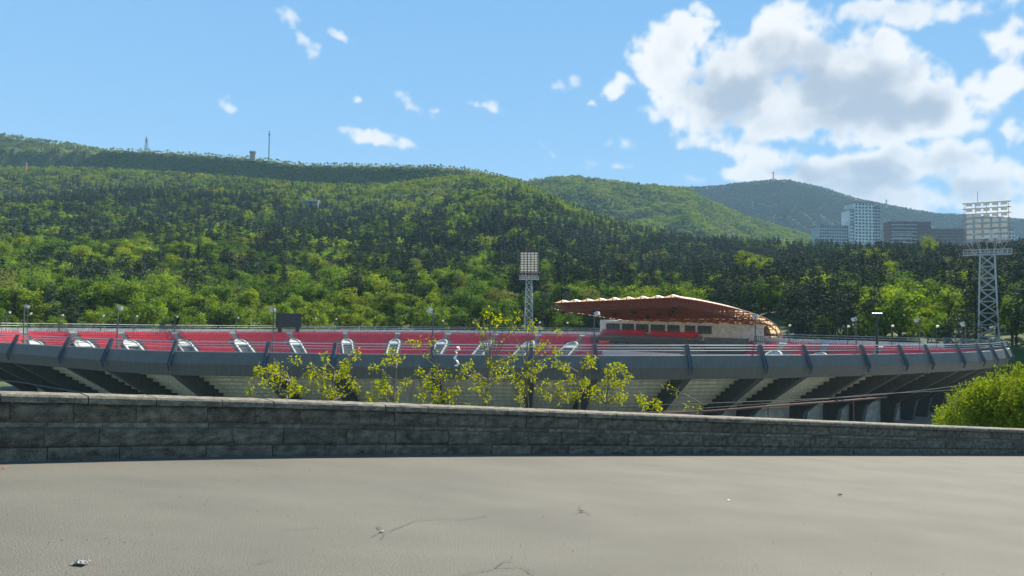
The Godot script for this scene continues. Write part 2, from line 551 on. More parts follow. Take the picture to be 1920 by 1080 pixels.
func make_wall_line() -> void:
	var pts := []
	for q: Array in [[-15.0, 0.6], [-11.0, 4.5], [-8.6, 6.8], [-6.2, 9.0], [-3.75, 11.1], [-0.57, 13.4], [2.75, 15.6], [7.0, 18.35], [11.0, 20.9], [17.1, 24.8], [24, 29.2], [34, 35.5], [44, 42]]:
		pts.append(Vector3(q[0], road_y(q[0], q[1]), -q[1]))
	wall_pts = catmull(pts, false, 12)
	wall_len = PackedFloat32Array([0.0])
	for i in wall_pts.size() - 1:
		wall_len.push_back(wall_len[i] + wall_pts[i].distance_to(wall_pts[i + 1]))

func make_road() -> void:
	var bump := noise(0.06, 1, 81)
	var st := SurfaceTool.new()
	st.begin(Mesh.PRIMITIVE_TRIANGLES)
	var rows := 70
	var total := wall_len[wall_len.size() - 1]
	var cols := 160
	for i in cols + 1:
		var f := wall_at(total * i / cols)
		for j in rows + 1:
			var d := -0.25 + pow(float(j) / rows, 1.6) * 46.0
			var p: Vector3 = f[0] + f[2] * d
			p.y = road_y(p.x, -p.z) + bump.get_noise_2d(p.x, p.z) * 0.004 - 0.012
			st.add_vertex(p)
	for i in cols:
		for j in rows:
			var k := i * (rows + 1) + j
			st.add_index(k); st.add_index(k + rows + 1); st.add_index(k + 1)
			st.add_index(k + 1); st.add_index(k + rows + 1); st.add_index(k + rows + 2)
	st.generate_normals()
	var road := structure("road", st.commit(), M.asphalt)
	# cracks: ribbons of dark filler, pixel tracks of the photograph on the road
	var tracks := [
		[[700, 1004], [715, 995], [733, 994], [748, 988], [764, 982], [778, 975], [800, 973], [830, 971], [860, 973], [890, 970], [920, 966]],
		[[708, 985], [716, 994], [722, 1004], [712, 1012]], [[713, 992], [703, 984]],
		[[1082, 953], [1090, 959], [1097, 957], [1110, 966]], [[1090, 959], [1085, 945]], [[1076, 965], [1090, 959]],
		[[850, 1079], [880, 1073], [905, 1070], [930, 1063], [955, 1062], [976, 1061], [990, 1069], [1003, 1079]],
		[[530, 993], [560, 991], [590, 988], [608, 986]], [[480, 1056], [500, 1052], [520, 1049]], [[930, 1062], [945, 1052], [968, 1050]]]
	for t: Array in tracks:
		var mb := Mb.new()
		rng.seed = int(t[0][0])
		var pp := []
		for i in t.size() - 1:
			for k in 5:
				var u := lerpf(t[i][0], t[i + 1][0], k / 5.0) + rng.randf_range(-1.6, 1.6)
				var w := lerpf(t[i][1], t[i + 1][1], k / 5.0) + rng.randf_range(-0.7, 0.7)
				pp.append(on_road(u, w) + Vector3(0, 0.004, 0))
		for i in pp.size() - 1:
			var d: Vector3 = (pp[i + 1] - pp[i])
			var s := d.cross(Vector3.UP).normalized() * rng.randf_range(0.0015, 0.0045)
			mb.quad(pp[i] - s, pp[i + 1] - s, pp[i + 1] + s, pp[i] + s)
		part(road, "crack", mb.mesh(), M.crack)

func on_road(px: float, py: float) -> Vector3:
	var d := dir_of(px, py)
	# EYE + d t meets y = -(0.075 x + 0.052 z_forward)
	var t := -EYE.y / (d.y + 0.075 * d.x - 0.052 * d.z)
	return EYE + d * t

func stone_mesh(sd: int, relief: float) -> ArrayMesh:   # unit block, rough front towards +z, chamfered
	var n := noise(1.3, 4, sd)
	var nx := 9
	var ny := 6
	var g := []
	for j in ny + 1:
		for i in nx + 1:
			var u := float(i) / nx - 0.5
			var w := float(j) / ny - 0.5
			var edge := minf(0.5 - absf(u), (0.5 - absf(w)) * 0.6)
			var z := 0.5 - relief * smoothstep(0.07, 0.0, edge) * 1.2 + relief * n.get_noise_2d(u * 5.0 + sd, w * 3.0) * 1.6
			if i == 0 or i == nx or j == 0 or j == ny: z = 0.5 - relief * 2.0
			g.append(Vector3(u * 0.994, w * 0.986, z))
	var mb := Mb.new()
	for j in ny:
		for i in nx:
			var k := j * (nx + 1) + i
			mb.quad(g[k], g[k + nx + 1], g[k + nx + 2], g[k + 1])
	var zb := -0.5
	for i in nx:
		mb.quad(g[i], g[i + 1], Vector3(g[i + 1].x, g[i + 1].y, zb), Vector3(g[i].x, g[i].y, zb))
		var k := ny * (nx + 1) + i
		mb.quad(g[k + 1], g[k], Vector3(g[k].x, g[k].y, zb), Vector3(g[k + 1].x, g[k + 1].y, zb))
	for j in ny:
		var a := j * (nx + 1)
		var b := a + nx + 1
		mb.quad(g[b], g[a], Vector3(g[a].x, g[a].y, zb), Vector3(g[b].x, g[b].y, zb))
		mb.quad(g[a + nx], g[b + nx], Vector3(g[b + nx].x, g[b + nx].y, zb), Vector3(g[a + nx].x, g[a + nx].y, zb))
	return mb.mesh()

func make_wall() -> void:
	var f0 := wall_at(wall_len[wall_len.size() - 1] * 0.35)
	var w := thing("stone_wall", "dark weathered stone block wall with pale coping along the road", "wall", f0[0])
	var rough := []
	for i in 7: rough.append(stone_mesh(100 + i, 0.04))
	var smooth := []
	for i in 4: smooth.append(stone_mesh(120 + i, 0.012))
	# name, bottom, height, proud of the wall plane, depth, length range, meshes
	var courses := [
		["plinth_stone", -0.05, 0.195, 0.035, 0.30, 0.75, 1.2, smooth], ["wall_stone", 0.15, 0.235, 0.012, 0.28, 0.55, 1.05, rough],
		["band_stone", 0.39, 0.066, -0.008, 0.26, 0.35, 0.9, smooth], ["wall_stone", 0.461, 0.235, 0.010, 0.28, 0.5, 1.0, rough]]
	var total := wall_len[wall_len.size() - 1]
	rng.seed = 5
	for c: Array in courses:
		var s := rng.randf_range(0.0, 0.4)
		while s < total - 2.0:
			var l := rng.randf_range(c[5], c[6])
			var f := wall_at(s + l * 0.5)
			var m: MeshInstance3D = part(w, c[0], c[7][rng.randi() % c[7].size()], M["stone%d" % (rng.randi() % 5)] if c[0] != "band_stone" or rng.randf() < 0.35 else M.band_stone)
			var along: Vector3 = f[1]
			var out: Vector3 = f[2]
			var up := Vector3.UP
			var b := Basis(along * (l - 0.005), up * c[2], out * c[4])
			if rng.randf() < 0.5: b = Basis(-along * (l - 0.005), -up * c[2], out * c[4])
			m.transform = Transform3D(b, f[0] + up * (c[1] + c[2] * 0.5) + out * (c[3] - c[4] * 0.5 + rng.randf_range(-0.006, 0.006)) - w.position)
			s += l
	# coping stones, chamfered slabs with a drip edge
	var s := 0.2
	var cop := []
	for k in 4:
		var mb := Mb.new()
		var pr := [Vector2(0.5, 0.0), Vector2(0.5, 0.72), Vector2(0.455, 1.0), Vector2(-0.455, 1.0), Vector2(-0.5, 0.72), Vector2(-0.5, 0.0)]
		var nn := noise(2.0, 3, 140 + k)
		var cuts := [-0.497, -0.30, -0.1, 0.12, 0.31, 0.497]
		for i in cuts.size() - 1:
			for j in pr.size():
				var a: Vector2 = pr[j]
				var b: Vector2 = pr[(j + 1) % pr.size()]
				var q := func(x: float, p: Vector2) -> Vector3:
					return Vector3(x, p.y - 0.5 + nn.get_noise_2d(x * 3.0, p.x * 2.0 + p.y) * 0.07, p.x + nn.get_noise_2d(x * 3.0 + 9.0, p.y + p.x) * 0.018)
				mb.quad(q.call(cuts[i], a), q.call(cuts[i + 1], a), q.call(cuts[i + 1], b), q.call(cuts[i], b))
		for e in [-0.497, 0.497]:
			for j in range(1, pr.size() - 1):
				mb.tri(Vector3(e, pr[0].y - 0.5, pr[0].x), Vector3(e, pr[j].y - 0.5, pr[j].x), Vector3(e, pr[j + 1].y - 0.5, pr[j + 1].x))
		cop.append(mb.mesh())
	while s < total - 2.0:
		var l := rng.randf_range(0.75, 0.98)
		var f := wall_at(s + l * 0.5)
		var m := part(w, "coping_stone", cop[rng.randi() % 4], M.coping)
		m.transform = Transform3D(Basis(f[1] * (l - 0.006), Vector3.UP * rng.randf_range(0.094, 0.104), f[2] * 0.52), f[0] + Vector3.UP * (0.70 + 0.05) + f[2] * (-0.205 + rng.randf_range(-0.008, 0.008)) - w.position)
		s += l
	var core := Mb.new()
	var n := 60
	for i in n:
		var a := wall_at(total * i / n)
		var b := wall_at(total * (i + 1) / n)
		for e: Array in [[-0.03, -1.6, -0.03, 0.698], [-0.03, 0.698, -0.40, 0.698], [-0.40, 0.698, -0.40, -3.0]]:
			core.quad(a[0] + a[2] * e[0] + Vector3.UP * e[1], b[0] + b[2] * e[0] + Vector3.UP * e[1], b[0] + b[2] * e[2] + Vector3.UP * e[3], a[0] + a[2] * e[2] + Vector3.UP * e[3])
	part(w, "wall_core", core.mesh(), M.mortar)

# ---------------------------------------------------------------- stadium
var rim: PackedVector3Array             # outer top edge, a closed line
var rim_out: PackedVector3Array         # horizontal outward direction
var rim_s: PackedFloat32Array
var rim_total := 0.0
var i_near0 := 0
var i_far0 := 0

func make_rim() -> void:
	var near := [[-100, 637, 108], [0, 643, 97], [120, 649.5, 88], [202, 654, 83], [325, 659, 79], [500, 661.5, 77.5], [626, 664, 77], [810, 665.5, 76.5], [996, 667, 76.5],
		[1117, 667.3, 77], [1291, 667, 78.5], [1430, 666.5, 81], [1512, 666, 83.5], [1621, 665, 88], [1692, 664, 92], [1741, 662.5, 96], [1800, 661, 101], [1837, 659.5, 106], [1864, 657.5, 111], [1886, 655, 117.5], [1893, 653, 122]]
	var far := [[1884, 651.5, 128.5], [1840, 648.5, 135], [1770, 644.5, 140], [1690, 641.5, 145], [1600, 638.5, 151], [1500, 635.5, 157.5], [1430, 633, 163], [1300, 628.5, 173], [1200, 625, 180.5], [1128, 622.5, 186], [1077, 621.5, 191], [1000, 621, 198], [917, 620, 204.5], [832, 619, 208.5], [742, 618.5, 210], [650, 618, 208], [550, 617.5, 202], [447, 617, 192.5], [340, 616.5, 182], [240, 616, 172.5], [150, 615, 164], [62, 614.5, 156.5], [0, 614, 151], [-150, 613, 137], [-240, 617, 125], [-210, 626, 116]]
	var pts := []
	for q: Array in near + far: pts.append(at(q[0], q[1], q[2]))
	var per := 14
	rim = catmull(pts, true, per)
	i_far0 = near.size() * per
	var n := rim.size()
	rim_s = PackedFloat32Array([0.0])
	for i in n: rim_s.push_back(rim_s[i] + rim[i].distance_to(rim[(i + 1) % n]))
	rim_total = rim_s[n]
	for i in n:
		var d := rim[(i + 9) % n] - rim[(i - 9 + n) % n]
		rim_out.push_back(Vector3(-d.z, 0, d.x).normalized())

func ring(s: float, o: float, y: float) -> Vector3:     # along the rim, metres outward, metres above the rim
	s = fposmod(s, rim_total)
	var i := clampi(rim_s.bsearch(s, true) - 1, 0, rim.size() - 1)
	var f := clampf((s - rim_s[i]) / maxf(rim_s[i + 1] - rim_s[i], 1e-4), 0, 1)
	var j := (i + 1) % rim.size()
	return rim[i].lerp(rim[j], f) + rim_out[i].lerp(rim_out[j], f).normalized() * o + Vector3(0, y, 0)

func ring_out(s: float) -> Vector3:
	return (ring(s, 1, 0) - ring(s, 0, 0)).normalized()

func s_near(px: float) -> float:         # where the near rim crosses a pixel column
	for i in i_far0 - 1:
		var a := pixel_of(rim[i]).x
		var b := pixel_of(rim[i + 1]).x
		if (a <= px and b > px): return lerpf(rim_s[i], rim_s[i + 1], (px - a) / (b - a))
	return rim_s[i_far0 - 1]

func s_far(px: float, o := 0.0, y := 0.0) -> float:
	var s0 := rim_s[i_far0]
	var pa := pixel_of(ring(s0, o, y)).x
	var s := s0
	while s < rim_total:
		var pb := pixel_of(ring(s + 0.5, o, y)).x
		if (pa - px) * (pb - px) <= 0.0: return s + 0.5 * (pa - px) / (pa - pb)
		pa = pb
		s += 0.5
	return rim_total

func sweep(mb: Mb, s0: float, s1: float, step: float, prof: Array, closed := false) -> void:
	var n := maxi(1, ceili((s1 - s0) / step))
	for i in n:
		var a := lerpf(s0, s1, float(i) / n)
		var b := lerpf(s0, s1, float(i + 1) / n)
		for k in (prof.size() if closed else prof.size() - 1):
			var p: Vector2 = prof[k]
			var q: Vector2 = prof[(k + 1) % prof.size()]
			mb.quad(ring(a, p.x, p.y), ring(b, p.x, p.y), ring(b, q.x, q.y), ring(a, q.x, q.y))

func rail_run(mb: Mb, s0: float, s1: float, o: float, y: float, r: float) -> void:
	var n := maxi(1, ceili((s1 - s0) / 2.5))
	for i in n:
		mb.tube(ring(lerpf(s0, s1, float(i) / n), o, y), ring(lerpf(s0, s1, float(i + 1) / n), o, y), r, r, 4, false)

const ROWS := 15
func row_o(k: int) -> float: return -3.3 - 0.85 * k
func row_y(k: int) -> float: return -1.35 - 0.45 * k

func make_stadium() -> void:
	var base := Vector3(0, -13, -140)
	var st := thing("stadium", "large oval stadium with grey fascia ring and red seating below the hill", "stadium", base)
	var posts := []
	for px: float in [25, 122, 202, 325, 500, 626, 810, 996, 1117, 1291, 1430, 1512, 1621, 1692, 1741, 1800, 1837, 1862, 1884]:
		posts.append(s_near(px))
	posts.push_front(posts[0] - 9.0)
	posts.push_front(posts[0] - 10.0)
	var last: float = posts[posts.size() - 1]
	for k in 3: posts.append(last + 9.0 * (k + 1))
	# fascia, walkway and stepped underside, bay by bay
	for i in posts.size() - 1:
		var a: float = posts[i]
		var b: float = posts[i + 1]
		var gap := 0.012
		var mb := Mb.new()
		sweep(mb, a + gap, b - gap, 2.5, [Vector2(0, 0), Vector2(0.36, -1.25), Vector2(0.10, -1.28), Vector2(-0.3, -1.0), Vector2(-0.3, 0)], true)
		part(st, "fascia_panel", mb.mesh(), M.slate)
		mb = Mb.new()
		sweep(mb, a + gap, b - gap, 2.5, [Vector2(0.33, -1.256), Vector2(-0.22, -2.5), Vector2(-0.5, -2.5), Vector2(0.08, -1.29)], true)
		part(st, "fascia_soffit_panel", mb.mesh(), M.slate)
		mb = Mb.new()
		sweep(mb, a, b, 2.5, [Vector2(-0.302, -1.01), Vector2(-3.3, -1.01), Vector2(-3.3, -1.3), Vector2(-0.302, -1.3)], true)
		part(st, "walkway", mb.mesh(), M.concrete)
		for k in 11:
			mb = Mb.new()
			var o := -3.7 - 0.85 * k if k > 0 else -3.7
			var y := -2.5 - 0.5 * k
			sweep(mb, a + 0.01, b - 0.01, 3.0, [Vector2(o + (3.2 if k == 0 else 0.85), y), Vector2(o, y), Vector2(o, y - 0.5), Vector2(o - 0.12, y - 0.5), Vector2(o - 0.12, y + 0.1), Vector2(o + (3.2 if k == 0 else 0.85), y + 0.1)], true)
			part(st, "underside_step", mb.mesh(), M.cream)
		mb = Mb.new()
		sweep(mb, a + 0.01, b - 0.01, 3.0, [Vector2(-10.6, -7.4), Vector2(-10.6, -12.4), Vector2(-10.9, -12.4), Vector2(-10.9, -7.4)], true)
		part(st, "ground_floor_wall", mb.mesh(), M.lower_wall)
	# raking ribs with their piers, the bracket posts over the fascia, and the rails between
	for i in posts.size():
		var s: float = posts[i]
		var along := (ring(s + 0.3, 0, 0) - ring(s - 0.3, 0, 0)).normalized()
		var poly := [Vector2(-0.15, -2.45), Vector2(-3.66, -2.45)]
		for k in 11:
			poly.append(Vector2(-3.66 - 0.85 * k, -2.96 - 0.5 * k))
			if k < 8: poly.append(Vector2(-3.66 - 0.85 * (k + 1), -2.96 - 0.5 * k))
			else: break
		poly.append_array([Vector2(-10.55, -6.96), Vector2(-10.55, -12.6), Vector2(-9.45, -12.6), Vector2(-8.3, -7.6), Vector2(-7.6, -7.0)])
		var pp := []
		for q: Vector2 in poly: pp.append(ring(s, q.x, q.y) - along * 0.42)
		var mb := Mb.new()
		mb.prism(pp, along * 0.84)
		part(st, "rib", mb.mesh(), M.slate)
		mb = Mb.new()
		pp = []
		for q: Vector2 in [Vector2(-0.62, 1.16), Vector2(-0.36, 1.16), Vector2(0.62, -1.22), Vector2(0.60, -1.42), Vector2(0.34, -1.30), Vector2(0.05, -0.05), Vector2(-0.28, 0.02)]:
			pp.append(ring(s, q.x, q.y) - along * 0.17)
		mb.prism(pp, along * 0.34)
		for e in [-0.17, 0.13]:          # raised flanges of the bracket
			pp = []
			for q: Vector2 in [Vector2(-0.40, 1.10), Vector2(-0.30, 1.10), Vector2(0.78, -1.24), Vector2(0.50, -2.05), Vector2(0.38, -2.02), Vector2(0.60, -1.22)]:
				pp.append(ring(s, q.x, q.y) + along * e)
			mb.prism(pp, along * 0.04)
		part(st, "bracket_post", mb.mesh(), M.slate_post)
	for i in posts.size() - 1:
		var rg := Node3D.new()
		rg.name = "railing"
		st.add_child(rg, true)
		for e: Array in [[-0.48, 1.08, 0.045], [-0.40, 0.80, 0.032], [-0.32, 0.52, 0.032], [-0.20, 0.05, 0.03]]:
			var mb := Mb.new()
			rail_run(mb, posts[i], posts[i + 1], e[0], e[1], e[2])
			part(rg, "rail", mb.mesh(), M.rail)
	# bowl: treads all round, seats by block
	var s_right := posts[posts.size() - 1] as float
	var s_end := s_far(-280.0)
	var mb := Mb.new()
	sweep(mb, s_right, s_end, 3.0, [Vector2(0.0, -2.6), Vector2(0.0, 0.0), Vector2(-0.25, 0.0), Vector2(-0.25, -0.95), Vector2(-3.3, -0.95), Vector2(-3.3, -1.35)])
	part(st, "parapet", mb.mesh(), M.pale)
	for k in ROWS:
		mb = Mb.new()
		sweep(mb, s_near(1800.0), s_end, 3.0, [Vector2(row_o(k), row_y(k) + 0.002), Vector2(row_o(k) - 0.85, row_y(k) + 0.002), Vector2(row_o(k) - 0.85, row_y(k) - 0.45)])
		part(st, "terrace_step", mb.mesh(), M.tread)
	make_bowl(st, s_right, s_end)
	# pitch
	var pm := Mb.new()
	var cen := Vector3(-12, -9.6, -143)
	var ns := 60
	for i in ns:
		pm.tri(cen, ring(rim_total * i / ns, -16.5, 0) * Vector3(1, 0, 1) + Vector3(0, -9.6, 0), ring(rim_total * (i + 1) / ns, -16.5, 0) * Vector3(1, 0, 1) + Vector3(0, -9.6, 0))
	structure("pitch", pm.mesh(), M.grass)

func seat_mesh() -> ArrayMesh:
	var mb := Mb.new()           # seat pan and shell back; +z faces the pitch
	mb.quad(Vector3(-0.21, 0.40, -0.17), Vector3(0.21, 0.40, -0.17), Vector3(0.20, 0.43, 0.22), Vector3(-0.20, 0.43, 0.22))
	mb.quad(Vector3(-0.20, 0.43, 0.22), Vector3(0.20, 0.43, 0.22), Vector3(0.19, 0.36, 0.24), Vector3(-0.19, 0.36, 0.24))
	mb.quad(Vector3(-0.21, 0.40, -0.17), Vector3(0.21, 0.40, -0.17), Vector3(0.20, 0.58, -0.22), Vector3(-0.20, 0.58, -0.22))
	mb.quad(Vector3(-0.20, 0.58, -0.22), Vector3(0.20, 0.58, -0.22), Vector3(0.14, 0.76, -0.26), Vector3(-0.14, 0.76, -0.26))
	mb.quad(Vector3(-0.03, 0, -0.05), Vector3(0.03, 0, -0.05), Vector3(0.03, 0.4, -0.05), Vector3(-0.03, 0.4, -0.05))
	return mb.mesh()

func make_bowl(st: Node3D, s_right: float, s_end: float) -> void:
	var seat := seat_mesh()
	# entrance tunnels ("vomitories"): pixel columns where their rounded heads stand
	var vs := []
	for px: float in [1640, 1540, 1455, 1077, 997, 917, 832, 742, 650, 550, 447, 340, 240, 150, 62, -30, -110, -190]:
		vs.append(s_far(px, -7.0, -2.4))
	var stand0 := s_far(1405.0, -4, -1)      # the covered grandstand interrupts the seats here
	var stand1 := s_far(1128.0, -4, -1)
	rng.seed = 31
	var edges := [s_right - 14.0]
	edges.append_array(vs)
	edges.append(s_end)
	for b in edges.size() - 1:
		var a0: float = edges[b]
		var a1: float = edges[b + 1]
		var where: Array[Transform3D] = []
		for k in ROWS:
			var s := a0
			while s < a1:
				s += 0.50
				var in_stand: bool = s > stand0 and s < stand1
				if in_stand and not (s > stand1 - 3.5 and k > 3): continue
				var d0 := s - a0 if b > 0 else 99.0
				var d1 := a1 - s if b < edges.size() - 2 else 99.0
				var clear := 0.75 if k < 4 else (2.7 if k < 13 else 1.0)
				if minf(d0, d1) < clear: continue
				var p := ring(s, row_o(k) - 0.35, row_y(k))
				var o := ring_out(s)
				where.append(Transform3D(Basis(Vector3.UP.cross(-o), Vector3.UP, -o), p))
		if where.is_empty(): continue
		var mm := MultiMesh.new()
		mm.transform_format = MultiMesh.TRANSFORM_3D
		mm.use_colors = true
		mm.mesh = seat
		mm.instance_count = where.size()
		for i in where.size():
			mm.set_instance_transform(i, where[i])
			var f := rng.randf_range(0.82, 1.12)
			mm.set_instance_color(i, Color(f, f, f))
		var mi := MultiMeshInstance3D.new()
		mi.name = "seat_block"
		mi.multimesh = mm
		mi.material_override = M.seat
		mi.set_meta("kind", "stuff")
		st.add_child(mi, true)
		mi.position = -st.position
	for i in vs.size():
		var s: float = vs[i]
		if s > stand0 and s < stand1: continue
		var v := Node3D.new()
		v.name = "entrance_tunnel"
		st.add_child(v, true)
		# horseshoe parapet: two legs down the slope joined by a round head
		var mb := Mb.new()
		var outer := []
		var inner := []
		for k in 11:
			var t := PI * k / 10.0
			outer.append(Vector2(cos(t) * 1.8, row_o(4) - 2.0 + sin(t) * 1.75))
			inner.append(Vector2(cos(t) * 1.4, row_o(4) - 2.0 + sin(t) * 1.38))
		outer.push_front(Vector2(1.95, row_o(12))); outer.append(Vector2(-1.95, row_o(12)))
		inner.push_front(Vector2(1.6, row_o(12))); inner.append(Vector2(-1.6, row_o(12)))
		var top := func(o: float) -> float:
			return lerpf(row_y(4) + 0.95, row_y(12) + 0.85, clampf((row_o(4) - o) / (row_o(4) - row_o(12)), 0.0, 1.0))
		for k in outer.size() - 1:
			var a: Vector2 = outer[k]
			var b: Vector2 = outer[k + 1]
			var c: Vector2 = inner[k]
			var d: Vector2 = inner[k + 1]
			var ta: float = top.call(a.y)
			var tb: float = top.call(b.y)
			mb.quad(ring(s + a.x, a.y, ta), ring(s + b.x, b.y, tb), ring(s + d.x, d.y, tb), ring(s + c.x, c.y, ta))
			mb.quad(ring(s + a.x, a.y, ta), ring(s + b.x, b.y, tb), ring(s + b.x, b.y, tb - 1.4), ring(s + a.x, a.y, ta - 1.4))
			mb.quad(ring(s + c.x, c.y, ta), ring(s + d.x, d.y, tb), ring(s + d.x, d.y, tb - 2.4), ring(s + c.x, c.y, ta - 2.4))
		part(v, "parapet", mb.mesh(), M.pale)
		mb = Mb.new()                    # roof slab over the head and the stair below it
		var ro := []
		for k in inner.size() - 2:
			var q: Vector2 = inner[k + 1]
			ro.append(ring(s + q.x, q.y, float(top.call(q.y)) - 0.12))
		ro.append(ring(s - 1.45, row_o(7), float(top.call(row_o(7))) - 0.12))
		ro.append(ring(s + 1.45, row_o(7), float(top.call(row_o(7))) - 0.12))
		mb.prism(ro, Vector3(0, -0.22, 0))
		part(v, "roof_slab", mb.mesh(), M.pale)
		mb = Mb.new()
		mb.quad(ring(s - 1.4, row_o(4) - 0.9, row_y(7) - 1.2), ring(s + 1.4, row_o(4) - 0.9, row_y(7) - 1.2), ring(s + 1.6, row_o(12), row_y(12) + 0.06), ring(s - 1.6, row_o(12), row_y(12) + 0.06))
		part(v, "stair", mb.mesh(), M.concrete)
	# steps up the aisle over each tunnel
	for s: float in vs:
		if s > stand0 and s < stand1: continue
		for k in 4:
			var mb := Mb.new()
			sweep(mb, s - 0.62, s + 0.62, 2.0, [Vector2(row_o(k) - 0.02, row_y(k) + 0.23), Vector2(row_o(k) - 0.42, row_y(k) + 0.23), Vector2(row_o(k) - 0.42, row_y(k) + 0.01)])
			part(st, "aisle_step", mb.mesh(), M.concrete)
	# barred fences down the slope between sectors
	for px: float in [128, 318, 340]:
		var s := s_far(px, -6.0, -2.0)
		var fe := Node3D.new()
		fe.name = "sector_fence"
		st.add_child(fe, true)
		for e in [0.25, 1.9]:
			var mb := Mb.new()
			mb.tube(ring(s, -0.6, -0.95 + e), ring(s, -3.4, -1.0 + e), 0.05, 0.05, 4)
			mb.tube(ring(s, -3.4, -1.0 + e), ring(s, row_o(11), row_y(11) + e), 0.035, 0.035, 4)
			part(fe, "rail", mb.mesh(), M.dark_rail)
		var o := -0.8
		while o > row_o(11):
			var mb := Mb.new()
			var y := -0.95 if o > -3.3 else row_y(int((-3.3 - o) / 0.85))
			mb.tube(ring(s, o, y), ring(s, o, y + 2.05), 0.055, 0.055, 4)
			part(fe, "bar", mb.mesh(), M.dark_rail)
			o -= 0.62
	# far railing on the parapet
	var s := s_right
	while s < s_end:
		var e := minf(s + 8.0, s_end)
		var rg := Node3D.new()
		rg.name = "parapet_railing"
		st.add_child(rg, true)
		for y in [0.42, 0.88]:
			var mb := Mb.new()
			rail_run(mb, s, e, -0.12, y, 0.045)
			part(rg, "rail", mb.mesh(), M.galv)
		var mb := Mb.new()
		mb.tube(ring(s, -0.12, -0.1), ring(s, -0.12, 0.95), 0.06, 0.06, 4)
		part(rg, "post", mb.mesh(), M.dark_rail)
		s = e
	var gate_s := s_near(1598.0)
	# ironwork gate and a steel door in the ground floor wall
	var g := Node3D.new()
	g.name = "iron_gate"
	st.add_child(g, true)
	var gs := s_near(1628.0)
	for k in 9:
		var mb := Mb.new()
		var h := -9.4 - absf(k - 4.0) * 0.18
		mb.tube(ring(gs + k * 0.28, -9.8, -12.4), ring(gs + k * 0.28, -9.8, h), 0.035, 0.035, 4)
		part(g, "bar", mb.mesh(), M.cable)
	for y in [-12.0, -11.0, -9.9]:
		var mb := Mb.new()
		mb.tube(ring(gs, -9.8, y), ring(gs + 2.24, -9.8, y), 0.04, 0.04, 4)
		part(g, "cross_bar", mb.mesh(), M.cable)
	var ds := s_near(1706.0)
	var dm := Mb.new()
	sweep(dm, ds, ds + 0.95, 2.0, [Vector2(-10.52, -12.4), Vector2(-10.52, -10.2), Vector2(-10.62, -10.2), Vector2(-10.62, -12.4)], true)
	part(st, "door", dm.mesh(), M.frame)
	dm = Mb.new()
	sweep(dm, ds + 1.3, ds + 1.7, 2.0, [Vector2(-10.45, -10.9), Vector2(-10.45, -10.5), Vector2(-10.62, -10.5), Vector2(-10.62, -10.9)], true)
	part(st, "meter_box", dm.mesh(), M.frame)

